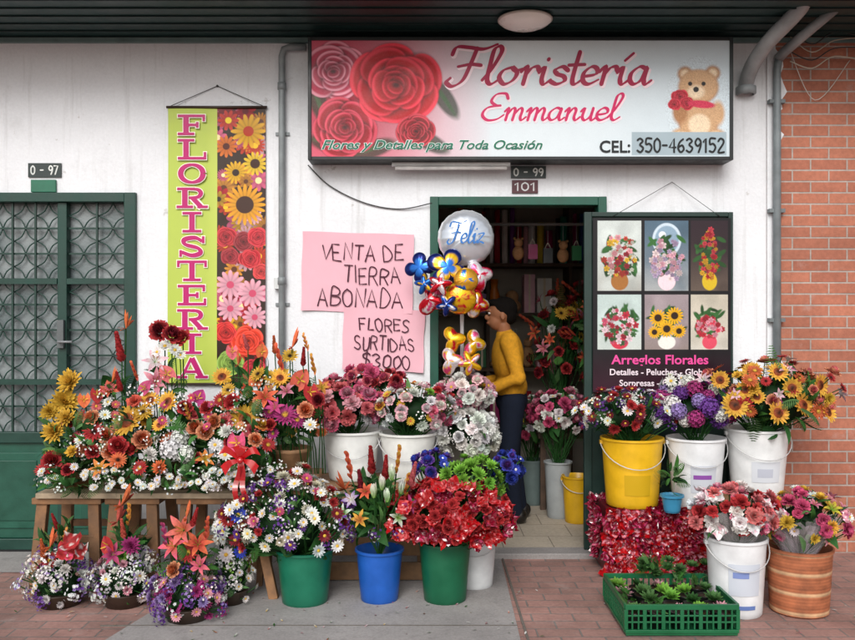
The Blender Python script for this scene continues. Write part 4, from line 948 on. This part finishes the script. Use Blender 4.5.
for z0,z1 in ((.02,.035),(.13,.155)):
    box(a,cx0-.004,cx1+.004,cy0-.008,cy0+.006,z0,z1,G2);box(a,cx0-.004,cx1+.004,cy1-.006,cy1+.008,z0,z1,G2)
    box(a,cx0-.008,cx0+.006,cy0+.0065,cy1-.0065,z0,z1,G2);box(a,cx1-.006,cx1+.008,cy0+.0065,cy1-.0065,z0,z1,G2)
for z in (.07,.1): 
    box(a,cx0+.004,cx1-.004,cy0-.003,cy0+.003,z-.004,z+.004,G2); box(a,cx0-.003,cx0+.003,cy0+.004,cy1,z-.004,z+.004,G2); box(a,cx1-.003,cx1+.003,cy0+.004,cy1,z-.004,z+.004,G2)
for i in range(19):
    xx=cx0+(cx1-cx0)*i/18; w=.004 if i%3 else .009; box(a,xx-w,xx+w,cy0-.005,cy0+.004,.0355,.1295,G2); box(a,xx-w,xx+w,cy1-.004,cy1+.005,.0355,.1295,G2)
for i in range(1,16):
    yy=cy0+(cy1-cy0)*i/16; box(a,cx0-.005,cx0+.004,yy-.005,yy+.005,.0355,.1295,G2);box(a,cx1-.004,cx1+.005,yy-.005,yy+.005,.0355,.1295,G2)
o1=a.build('crate',['plastic'],bevel=.0015)
a=Acc(); f=Acc()
for j in range(4):
    for i in range(5):
        xx=cx0+.055+(cx1-cx0-.11)*i/4; yy=cy0+.06+(cy1-cy0-.12)*j/3
        lathe(a,(xx,yy,.022),[(.001,0),(.032,0),(.043,.075),(.046,.08),(.04,.078),(.038,.068),(.001,.066)],np.array([lin('1c1c1c')]*5+[lin('3a2a20')]*2),14)
        if rnd.random()<.7: put(f,rnd.choice((('succ','ggreen','ltpink'),('succ','green','ggreen'),('succ','mgreen','lime'),('succ','green','mgreen'))),(xx,yy,.105+.03*rnd.random()),(rv()*.2+np.array([0,-.25,1])),.042+.02*rnd.random())
        else: foliage(f,(xx,yy,.12),(.03,.03,.04),14,.055,kinds=[('leaf','green'),('broad','green'),('leaf','ggreen')],up=1)
foliage(f,P(652,568,-1.05),(.10,.06,.05),36,.055,up=1); 
for _ in range(12): put(f,rnd.choice((('succ','green','ggreen'),('succ','mgreen','ggreen'))),P(640+80*rnd.random(),560+16*rnd.random(),-1.02),(rv()*.3+np.array([0,-.4,1])),.045)
o2=a.build('pots',['plastic']); o3=f.build('plants',['flora']); group('green_crate_of_succulents',[o1,o2,o3])
# ================================================================ BENCH with arrangements
a=Acc(); WB=lin('8a6444'); bx0,bx1=P(36,0,-.85)[0],P(236,0,-.85)[0]
box(a,bx0,bx1,-.86,-.66,.525,.555,lin('a8967e')); box(a,bx0+.03,bx1-.02,-.655,-.42,.525,.553,WB)
for sx0,sx1 in ((bx0+.02,bx0+.3),(bx0+.42,bx0+.62),(bx1-.28,bx1-.02)):
    for sx,dx in ((sx0,-.03),(sx1,.03)):
        for yy,dy in ((-.8,-.05),(-.48,.05)): obox(a,(sx,yy,.505),(sx+dx,yy+dy,.0),.06,.045,WB*(.6+.35*rnd.random()))
    for yy in (-.83,-.45): obox(a,(sx0-.012,yy,.3),(sx1+.012,yy,.3),.025,.04,WB*.7)
    box(a,sx0-.05,sx1+.05,-.84,-.44,.49,.5245,WB*.9)
obox(a,(bx1+.1,-.88,.53),(bx1+.22,-.92,.0),.05,.04,WB); obox(a,(bx1-.02,-.7,.54),(bx1+.35,-.72,.5),.2,.03,WB)
obox(a,(bx1+.3,-.7,.5),(bx1+.33,-.7,.0),.05,.05,WB*.8)
a.build('wooden_bench',['wood'],bevel=.004)
def yd(py): return -.52-.36*min(1,max(0,(py-330)/150))
def fl(a,px,py,key,rp,y=None,up=.3,base=None,side=None,stm=True,gs=1.04):
    y=yd(py)-.11-.06*rnd.random() if y is None else y; y+=.03*(rnd.random()-.5); p=P(px,py,y); s=SC(y)*gs*(.88+.2*rnd.random())
    tall=key[0] in('torch','bird','heli','bud')
    d=np.array([.35*(rnd.random()*2-1),-.15,1.]) if tall else np.array([.6*(rnd.random()*2-1),-1,up+.6*rnd.random()])
    if key[0]=='anth': d=np.array([.5*(rnd.random()*2-1),-1,.15+.5*rnd.random()])
    if tall: p=p-np.array([0,0,rp*s*.6])
    put(a,key,p,d,rp*s,spin=(rnd.choice((0,3.14))+.5*(rnd.random()-.5)) if tall else (None if key[0]!='anth' else rnd.choice((1.57,-1.57,2.2,1.0))))
    if stm:
        b=np.array([p[0]*.8+(base if base is not None else p[0])*.2,-.62,.62]); 
        if p[2]>b[2]+.05: stem(a,b,p,.004)
SUN=('sun','yellow','orange')
BF=[('leaf','mgreen'),('leaf','green'),('leaf','ggreen'),('leaf','dgreen'),('grass','green'),('grass','ggreen'),('fern','green'),('fern','ggreen'),('broad','mgreen')]
WARM=[('rose','orange','peach'),('rose','red',None),('gerb','red','brown'),('gerb','orange','yellow'),('lily','orange','yellow'),('lily','ltpink','pink'),('mum','yellow',None),('carn','salmon','pink'),('gerb','magenta','yellow'),('rose','coral','peach'),('daisy','white','yellow'),('rose','crimson','red')]
def arrangement(name,cx,basket,blobs,heads,ng=8,rf=(),nf=0):
    a=Acc(); f=Acc(); c=P(cx,0,-.63)
    lathe(a,(c[0],-.63,.556),[(.001,0),(basket*.8,0),(basket*.95,.06),(basket,.12),(basket*.95,.125),(basket*.8,.1),(.001,.1)],lin('6a4528'),24)
    for (px,py,rx,rz,n,sz) in blobs: 
        y=yd(py)-.02; s=SC(y); foliage(f,P(px,py,y),(rx*s*.98,.15,rz*s*.92),n,sz*.68,kinds=BF)
    for h in heads: fl(f,*h)
    for (px,py,key,rp,n,w,hh) in rf:
        for _ in range(n): fl(f,px+w*(rnd.random()*2-1),py+hh*(rnd.random()*2-1),key,rp,stm=False,gs=1)
    for _ in range(nf):
        px,py,rx,rz,_n,_s=blobs[0]; t=rnd.random()*6.28;q=rnd.random()**.5
        X,Y=px+rx*q*math.cos(t),py+rz*.8*q*math.sin(t); fl(f,X,Y,rnd.choice(WARM),6+3*rnd.random(),y=yd(Y)-.08,stm=False,gs=1.0)
    for _ in range(ng):
        px,py,rx,rz,_n,_s=rnd.choice(blobs); fl(f,px+rx*(rnd.random()*2-1),py+rz*(rnd.random()*1.5-.5),('gyp','white'),9,stm=False)
    return group(name,[a.build('basket',['wood']),f.build('flowers',['flora'])])
rO=('rose','orange','peach');rR=('rose','red',None);rC=('rose','crimson','red');YM=('mum','yellow',None);DW=('daisy','white','yellow')
arrangement('flower_arrangement',78,.16,[(75,445,32,36,130,.14),(75,478,42,14,120,.11),(100,440,18,24,50,.14)],
 [(70,382,YM,14),(64,402,YM,14),(54,432,YM,14),(50,412,YM,11),(66,418,YM,10),(72,452,YM,8),(94,432,('gerb','red','brown'),13),(106,436,rO,10),(93,452,rR,9),(110,452,rO,10),(52,461,rR,11),(43,470,('gerb','red','brown'),9),(68,470,rC,8),(92,418,rO,9),(118,446,rR,11),(84,400,('anth','orange','yellow'),9),(100,470,('lily','orange','yellow'),11),(80,440,DW,7)],14,
 rf=[(75,478,DW,4.5,14,36,12)],nf=9)
arrangement('flower_arrangement',135,.16,[(128,440,32,36,130,.15),(130,475,40,16,120,.12),(122,400,18,24,50,.15)],
 [(122,352,('torch','red',None),15),(121,385,('torch','red',None),11),(126,320,('bird','orange','red'),15),(112,375,('bird','orange','red'),13),(138,374,('heli','red','orange'),12),(127,421,SUN,16),(150,400,SUN,9),(168,402,SUN,12),(105,415,DW,7),(108,402,DW,6),(142,440,rO,10),(150,455,('mum','white'),8),(118,460,('gerb','orange','brown'),10),(140,468,('gerb','red','yellow'),8),(97,395,('anth','red','yellow'),9),(156,382,('lily','ltpink','pink'),13),(145,388,('anth','pink','yellow'),9),(110,392,('lily','coral','orange'),11),(135,402,('carn','coral','orange'),8)],16,
 rf=[(130,478,DW,4.5,14,36,12),(110,405,('daisy','salmon','yellow'),5.5,7,14,22)],nf=9)
arrangement('flower_arrangement',185,.17,[(185,438,40,36,160,.15),(185,475,48,16,130,.12),(165,385,18,24,46,.13)],
 [(160,331,rC,12),(172,335,rC,11),(183,338,rR,9),(165,346,DW,8),(175,350,DW,8),(157,352,DW,7),(180,355,DW,7),(155,362,('lily','ltpink','white'),13),(167,374,('anth','salmon','yellow'),10),(172,449,('hyd','white',None),12),(185,454,('hyd','white',None),11),(180,438,('hyd','white',None),9),(195,428,rO,10),(205,432,rO,10),(215,422,rO,9),(207,408,rR,9),(160,425,SUN,9),(143,412,('gerb','yellow','brown'),9),(185,408,rC,9),(220,400,('gerb','red','yellow'),9),(198,398,('anth','magenta','yellow'),9),(160,468,('mum','orange',None),8),(205,460,('lily','orange','yellow'),10),(215,445,DW,8),(225,455,DW,8),(190,415,('heli','orange','yellow'),10)],20,
 rf=[(185,480,DW,4.5,16,44,10),(190,412,('daisy','pink','yellow'),5.5,7,28,20)],nf=12)
arrangement('flower_arrangement',245,.16,[(245,425,32,34,120,.15),(245,470,38,16,110,.12),(252,385,18,20,44,.15)],
 [(245,419,SUN,15),(222,377,SUN,11),(258,374,('gerb','yellow','brown'),9),(228,390,('gerb','yellow','brown'),8),(237,443,('anth','pink','yellow'),12),(238,358,('bird','orange','red'),13),(257,380,('anth','orange','yellow'),12),(265,398,('lily','orange','red'),12),(232,402,rR,9),(262,425,('rose','yellow','orange'),8),(255,440,rO,9),(270,412,('gerb','magenta','yellow'),9),(226,432,('mum','white'),8),(240,394,('heli','red','orange'),9),(268,445,('gerb','red','yellow'),8),(280,378,SUN,9),(232,352,('anth','salmon','yellow'),9),(248,345,('torch','salmon',None),9)],18,
 rf=[(240,478,DW,4.5,16,36,10),(250,405,('daisy','peach','yellow'),5.5,7,24,28)],nf=10)
f=Acc(); 
foliage(f,P(293,408,-.55),(.18,.13,.2),170,.11,up=.6,kinds=BF); foliage(f,P(290,432,-.6),(.2,.14,.06),50,.09)
for h in [(292,338,('bird','orange','red'),15),(283,362,('heli','red','orange'),15),(303,360,('torch','red',None),11),(315,368,('heli','orange','yellow'),13),(275,348,('torch','orange',None),9),(290,356,('gerb','yellow','brown'),9),(270,377,('gerb','yellow','brown'),8),(280,378,SUN,11),(310,392,('anth','red','yellow'),11),(287,392,('lily','ltpink','pink'),12),(285,415,('gerb','magenta','yellow'),12),(297,420,('gerb','magenta','yellow'),10),(275,408,('lily','magenta','pink'),11),(305,410,rO,9),(318,400,rC,9),(270,425,rR,8),(262,352,('anth','orange','yellow'),9),(310,425,DW,8),(322,388,('lily','orange','yellow'),10),(300,380,('anth','coral','yellow'),11),(308,345,('heli','coral','yellow'),11)]: fl(f,*h)
for _ in range(10): fl(f,292+30*(rnd.random()*2-1),405+28*(rnd.random()*2-1),rnd.choice(WARM),6+3*rnd.random(),y=-.66,stm=False)
o=f.build('flowers',['flora']); x=P(289,0,-.6)[0]
a=Acc(); lathe(a,(x,-.58,.62),[(.001,0),(.09,0),(.12,.12),(.13,.125),(.13,.145),(.118,.145),(.11,.11),(.001,.1)],lin('a8805c'),28); o2=a.build('pot',['wood']); group('tropical_flower_pot',[o2,o])
a=Acc(); box(a,x-.16,x+.18,-.72,-.42,.585,.618,WB); 
for sx in (-.12,.14): 
    for yy in (-.7,-.44): obox(a,(x+sx,yy,.585),(x+sx*1.25,yy,.0),.035,.035,WB*.8)
a.build('wooden_stool',['wood'],bevel=.004)
a=Acc(); c=P(241,460,-1.06)
for ang,l in ((.5,.11),(-.5,.10),(2.6,.11),(-2.6,.10),(1.2,.08),(1.9,.08)):
    d=np.array([math.cos(ang),-.3,math.sin(ang)]); pts=[c,c+d*l*.6+np.array([0,-.02,.02]),c+d*l]
    V=[];N=np.array([-math.sin(ang),0,math.cos(ang)])
    for i,(q,w) in enumerate(zip(smooth(pts,4),np.linspace(.006,.028,9))): V+=[q-N*w,q+N*w+np.array([0,-.01*math.sin(i),0])]
    a.add(V,[(2*i,2*i+1,2*i+3,2*i+2) for i in range(8)],None,K['red'])
for sx in (-.03,.03):
    V=[]
    for i in range(9): q=c+np.array([sx*i/8+.008*math.sin(i),-.01*math.sin(i*1.3)-.02,-.22*i/8]); V+=[q-np.array([.014,0,0]),q+np.array([.014,0,0])]
    a.add(V,[(2*i,2*i+1,2*i+3,2*i+2) for i in range(8)],None,K['red']*.8)
ell(a,c+np.array([0,-.02,0]),(.018,.015,.018),K['red'],10,8)
a.build('red_ribbon_bow',['cello'])
# ================================================================ small arrangements on the ground
def small(name,px,bot,y,wpx,low,tops,lown=38,hpx=26):
    a=Acc(); s=SC(y); x=(px-427.5)*s; r=wpx*s/2
    lathe(a,(x,y,0),[(.001,0),(r*.6,0),(r*.78,.07),(r*.8,.075),(r*.7,.07),(.001,.06)],lin('3a2c22'),22)
    f=Acc(); c=np.array([x,y,.12]); dome(f,c,(r,r*.85,hpx*s),lown,low,base=(x,y,.05),lo=-.55,nleaf=40,leafsize=.06,jr=.2,gyp=6)
    foliage(f,c+np.array([0,.04,.16]),(r*.65,.07,.16),50,.10,up=1.0,kinds=BF)
    for (tx,ty,key,rp) in tops: fl(f,tx,ty,key,rp,y-.05-.06*rnd.random(),stm=False,gs=1.15); p=P(tx,ty,y-.07); stem(f,(x,y,.1),p,.004)
    return group(name,[a.build('pot',['plastic']),f.build('flowers',['flora','cello'])])
PW=[(('stat','white','lilac'),4,.05),(('stat','purple','lilac'),2.5,.05),(('daisy','white','yellow'),2.5,.026),(('mum','magenta'),1.2,.024),(('mum','white'),2.5,.026)]
small('ground_flower_arrangement',60,604,-1.0,64,PW,[(50,538,('bird','orange','red'),15),(44,552,('torch','orange',None),10),(58,524,('torch','red',None),9),(73,544,('crum','red','white'),8),(67,552,('crum','red','pink'),8),(78,553,('crum','red','white'),7),(50,560,('gerb','red','yellow'),9),(62,540,('heli','coral','yellow'),10)],64)
small('ground_flower_arrangement',125,602,-1.0,62,[(('stat','white','lilac'),4,.05),(('daisy','white','yellow'),4,.03),(('mum','white'),2,.028),(('mum','ltpink'),1,.028)],[(121,495,('bird','orange','red'),16),(117,512,('bird','coral','red'),14),(128,518,('heli','orange','yellow'),12),(131,546,('mum','magenta',None),10),(108,546,('anth','red','yellow'),9),(112,555,('lily','pink','magenta'),11),(122,556,('mum','lime',None),8),(124,532,('torch','coral',None),10)],60)
small('ground_flower_arrangement',188,620,-1.22,66,[(('mum','magenta'),4,.03),(('stat','purple','lilac'),3,.05),(('stat','magenta','white'),2,.05),(('daisy','ltpink','yellow'),2,.03),(('mum','white'),1.5,.026),(('mum','lilac'),2,.03)],[(186,510,('bird','orange','red'),13),(184,530,('lily','salmon','orange'),15),(198,545,('lily','orange','red'),14),(175,546,('lily','pink','orange'),14),(188,553,('gerb','red','yellow'),10),(205,533,('heli','red','orange'),12),(167,538,('heli','magenta','pink'),12),(174,570,rO,8),(200,566,('lily','salmon','pink'),11),(192,520,('torch','red',None),10)],76)
small('ground_flower_arrangement',230,602,-.98,46,[(('daisy','white','yellow'),4,.03),(('stat','white','lime'),3,.045)],[(228,520,('gerb','red','brown'),8),(238,515,('daisy','blue','yellow'),8),(222,532,('daisy','white','yellow'),8),(235,540,('daisy','crimson','yellow'),8),(226,555,('daisy','white','yellow'),8),(240,552,('daisy','blue','yellow'),7)],34)
# ================================================================ INTERIOR
a=Acc(); SH=lin('5a4638'); SY=BY-.38
for z in (.55,1.05,1.55,2.0): box(a,-1.18,1.98,SY,SY+.36,z-.015,z+.015,SH)
for x in (-1.15,-.3,.55,1.3,1.95): box(a,x-.015,x+.015,SY+.005,SY+.37,0.02,2.7,SH*.8)
cols=['7a3a90','c02838','e07a20','2a7a48','303438','f0ece8','2858a0','e8d040','b02870','f0b8c8','30a088','ffffff']
xx=-1.1
while xx<1.9:
    w=.045+.04*rnd.random(); h=.3+.25*rnd.random(); tube(a,[(xx,SY+.1+.05*rnd.random(),2.017),(xx,SY+.13,2.017+h)],w*.45,lin(rnd.choice(cols)),10,1); xx+=w+.008
for z in (.565,1.065,1.565):
    xx=-1.1
    while xx<1.85:
        w=.07+.1*rnd.random();h=.1+.26*rnd.random(); c=lin(rnd.choice(cols)); k=rnd.random()
        if k<.4: box(a,xx,xx+w,SY+.06,SY+.26,z+.002,z+h,c,1); box(a,xx+w*.42,xx+w*.58,SY+.057,SY+.0595,z+.004,z+h,lin('e8d8c0'),1)
        elif k<.75: lathe(a,(xx+w/2,SY+.14,z+.002),[(.001,0),(w*.35,0),(w*.48,h*.4),(w*.25,h*.75),(w*.32,h),(w*.28,h*.97),(.001,h*.5)],c,16,1)
        else: ell(a,(xx+w/2,SY+.14,z+h*.3),(w*.5,w*.45,h*.32),lin('c89a70'),12,8,2); ell(a,(xx+w/2,SY+.12,z+h*.72),(w*.36,w*.34,w*.36),lin('c89a70'),12,8,2)
        xx+=w+.02
a.build('shop_shelving',['wood','plastic','cloth'])
# gifts hanging on a rail near the entrance
a=Acc(); tube(a,[(.1,.9,2.22),(1.9,.9,2.22)],.012,lin('888888'),8,1)
for i in range(9):
    x=.66+.11*i+.03*rnd.random(); z=2.02-.08*rnd.random(); c=lin(rnd.choice(cols)); tube(a,[(x,.9,2.21),(x,.9,z+.06)],.002,lin('c0c0c0'),4,1)
    if i%3==0: ell(a,(x,.9,z),(.045,.035,.055),lin('b88860'),12,8,2); ell(a,(x,.88,z+.075),(.034,.03,.034),lin('b88860'),12,8,2); ell(a,(x-.028,.88,z+.105),(.012,.01,.012),lin('a07850'),8,6,2); ell(a,(x+.028,.88,z+.105),(.012,.01,.012),lin('a07850'),8,6,2)
    else: box(a,x-.035,x+.035,.88,.92,z-.06,z+.05,c,1); tube(a,smooth([(x-.02,.9,z+.05),(x,.9,z+.09),(x+.02,.9,z+.05)],4),.003,lin('e8e0d0'),5,1)
a.build('hanging_gifts',['wood','plastic','cloth'])
def tallvase(name,x,y,z,h,spec,r,n,col='2a3a30',ch=.2,nl=60):
    b=bucket('vase',(x,y,z),.1,.08,ch,lin(col),False); a=Acc(); dome(a,(x,y,z+h),r,n,spec,base=(x,y,z+ch-.04),nleaf=nl,leafsize=.14,lo=-.7,jr=.25,core=False); group(name,[b,a.build('flowers',['flora','cello'])])
MR=[(('rose','crimson','red'),2,.05),(('rose','red',None),2,.05),(('lily','orange','red'),1.2,.07),(('gerb','yellow','brown'),1.2,.055),(('mum','white'),.7,.05),(('heli','red','orange'),1,.09),(('lily','ltpink','pink'),.7,.07)]
a=Acc(); box(a,.86,1.5,1.1,1.6,.58,.62,SH); 
for xx in (.88,1.44): 
    for yy in (1.13,1.54): box(a,xx,xx+.04,yy,yy+.04,.02,.58,SH)
a.build('interior_table',['wood'])
tallvase('interior_vase_of_flowers',1.06,1.35,.625,.7,MR,(.2,.18,.36),46)
tallvase('interior_vase_of_flowers',1.32,1.3,.625,.85,MR,(.18,.16,.36),40)
PK=[(('carn','pink','magenta'),3,.045),(('carn','white','ltpink'),2.5,.045),(('rose','ltpink','pink'),1.5,.045),(('daisy','white','yellow'),1,.036)]
tallvase('interior_vase_of_flowers',.98,.9,.02,.78,PK,(.18,.15,.15),50,'a0a5a6',.42,26)
tallvase('interior_vase_of_flowers',.84,1.35,.02,.66,PK,(.14,.14,.2),30,'6a7a78',.36,26)
b=bucket('yellow_bucket',(1.10,.75,.02),.11,.09,.34,lin('d8a81c'))
# ================================================================ SHOPKEEPER
def remesh(name,parts,vox,mat,parent,col,sm=6):
    a=Acc()
    for p in parts:
        if p[0]=='t': tube(a,p[1],p[2],(1,1,1),16); [ell(a,p[1][i],(p[2][i],)*3,(1,1,1),14,10) for i in range(len(p[1]))]
        else: ell(a,p[1],p[2],(1,1,1),20,14)
    ob=a.build(name+'_t',[mat],recenter=False)
    m=ob.modifiers.new('r','REMESH'); m.mode='VOXEL'; m.voxel_size=vox; m.use_smooth_shade=True
    s=ob.modifiers.new('s','SMOOTH'); s.iterations=sm; s.factor=.5
    bpy.context.view_layer.update()
    me=bpy.data.meshes.new_from_object(ob.evaluated_get(bpy.context.evaluated_depsgraph_get())); bpy.data.objects.remove(ob)
    for at in list(me.color_attributes): me.color_attributes.remove(at)
    c=me.color_attributes.new('Col','FLOAT_COLOR','POINT'); n=len(me.vertices); c.data.foreach_set('color',np.tile(np.append(col,1),(n,1)).astype(np.float32).ravel())
    me.materials.clear(); me.materials.append(MATS[mat])
    o=bpy.data.objects.new(name,me); scene.collection.objects.link(o); setparent(o,parent)
    for pl in me.polygons: pl.use_smooth=True
    return o
mx,my=.61,.78
man=empty('shopkeeper',(mx,my,.02))
def Q(dx,dy,z): return np.array([mx+dx,my+dy,z])
head=Q(-.075,-.02,1.53)
hip=Q(.01,0,.93); chest=Q(-.02,0,1.25); neck0=Q(-.04,-.01,1.39)
shl=[Q(-.025,-.175,1.345),Q(-.025,.175,1.345)]
elb=[Q(.035,-.22,1.09),Q(.0,.22,1.07)]
wri=[Q(-.17,-.19,1.0),Q(-.2,.12,1.03)]
sk=lin('a87050')
body=[('e',hip,(.11,.15,.12)),('e',chest,(.10,.165,.17)),('t',[chest,neck0,head+np.array([.02,0,-.07])],[.08,.055,.05]),
 ('e',head+np.array([.012,0,.03]),(.098,.075,.095)),('e',head+np.array([-.03,0,-.035]),(.062,.056,.07)),
 ('e',head+np.array([-.098,0,-.01]),(.020,.013,.022)),('e',head+np.array([-.093,0,.04]),(.02,.05,.012)),
 ('e',head+np.array([-.088,0,-.052]),(.014,.026,.012)),
 ('e',head+np.array([.012,-.077,-.005]),(.018,.008,.03)),('e',head+np.array([.012,.077,-.005]),(.018,.008,.03))]
for i in (0,1):
    body.append(('t',[shl[i],elb[i],wri[i]],[.05,.04,.026]))
    hd=wri[i]-elb[i]; hd/=np.linalg.norm(hd); sgn=-1 if i==0 else 1; side=np.array([0,1.,0]); dn=np.cross(hd,side); dn=dn if dn[2]<0 else -dn
    palm=wri[i]+hd*.05
    body.append(('t',[wri[i],palm],[.024,.03]))
    for k,(o_,l) in enumerate(((-.028,.062),(-.010,.075),(.010,.07),(.028,.055))):
        b0_=palm+side*o_+hd*.015; k1=b0_+hd*l*.5+dn*.006; k2=k1+hd*l*.25+dn*l*.35; k3=k2-hd*.004+dn*l*.3
        body.append(('t',[b0_,k1,k2,k3],[.0095,.009,.0082,.0075]))
    tb=palm-side*sgn*.022-hd*.02; body.append(('t',[tb,tb-side*sgn*.02+hd*.025+dn*.015,tb-side*sgn*.012+hd*.045+dn*.035],[.012,.0105,.0085]))
legs=[]
for sgn in (-1,1):
    h0=hip+np.array([0,sgn*.085,-.02]); kn=Q(-.02+.04*(sgn>0),sgn*.1,.50); an=Q(.03+.05*(sgn>0),sgn*.1,.10)
    body.append(('t',[h0,kn,an],[.08,.05,.036])); legs.append((h0,kn,an))
remesh('body',body,.006,'skin',man,sk,4)
sw=[('e',chest+np.array([.0,0,-.02]),(.12,.19,.2)),('e',hip+np.array([-.005,0,.08]),(.122,.17,.12)),('e',Q(-.025,0,1.345),(.09,.17,.06)),('t',[neck0+np.array([.01,0,-.05]),neck0+np.array([.0,0,-.005])],[.085,.068])]
for i in (0,1): sw.append(('t',[shl[i],elb[i],wri[i]-(wri[i]-elb[i])*.08],[.072,.058,.042]))
remesh('sweater',sw,.009,'cloth',man,lin('d89a2c'),4)
tr=[('e',hip+np.array([0,0,-.02]),(.12,.16,.12))]
for h0,kn,an in legs: tr.append(('t',[h0,kn,an+np.array([0,0,.01])],[.095,.068,.055]))
remesh('trousers',tr,.01,'cloth',man,lin('1c2230'),4)
sh=[]
for h0,kn,an in legs: sh.append(('e',an+np.array([-.05,0,-.04]),(.13,.048,.038))); sh.append(('e',an+np.array([.03,0,-.02]),(.055,.045,.055)))
remesh('shoes',sh,.008,'plastic',man,lin('1a1614'),3)
hr=[('e',head+np.array([.03,0,.055]),(.098,.084,.088)),('e',head+np.array([.065,0,.01]),(.055,.074,.075)),('e',head+np.array([-.045,0,.095]),(.05,.06,.03))]
remesh('hair',hr,.007,'cloth',man,lin('14100e'),3)
a=Acc()
for sy_ in (-.03,.03):
    ell(a,head+np.array([-.083,sy_,.018]),(.011,.014,.009),lin('e8e4e0'),10,8); ell(a,head+np.array([-.092,sy_,.017]),(.005,.006,.006),lin('180c08'),8,6)
    ell(a,head+np.array([-.09,sy_,.042]),(.006,.018,.004),lin('14100e'),8,6)
ell(a,head+np.array([-.1,0,-.052]),(.005,.022,.006),lin('7a3a34'),10,6)
a.build('face_details',['skin'],parent=man)
# ================================================================ LIGHT / CAMERA
w=bpy.data.worlds.new('World'); scene.world=w; w.use_nodes=True; nt=w.node_tree; bg=nt.nodes['Background']
sky=nt.nodes.new('ShaderNodeTexSky'); sky.sky_type='NISHITA'; sky.sun_disc=False; sky.sun_elevation=math.radians(38); sky.sun_rotation=math.radians(190); sky.air_density=1.2; sky.dust_density=3
hs=nt.nodes.new('ShaderNodeHueSaturation'); hs.inputs['Saturation'].default_value=.3; nt.links.new(sky.outputs[0],hs.inputs['Color']); nt.links.new(hs.outputs[0],bg.inputs[0]); bg.inputs[1].default_value=.15
L=bpy.data.lights.new('Sun','SUN'); L.energy=1.75; L.angle=math.radians(30); L.color=(1,.98,.96); lo=bpy.data.objects.new('Sun',L); scene.collection.objects.link(lo); lo.rotation_euler=(math.radians(55),0,math.radians(-10))
cam=bpy.data.cameras.new('Camera'); co=bpy.data.objects.new('Camera',cam); scene.collection.objects.link(co); co.location=(0,-D,CH); co.rotation_euler=(math.pi/2,0,0); cam.sensor_width=36; cam.lens=36*FX/855; cam.clip_end=300; scene.camera=co
scene.view_settings.view_transform='Standard'; scene.view_settings.look='None'; scene.view_settings.exposure=0
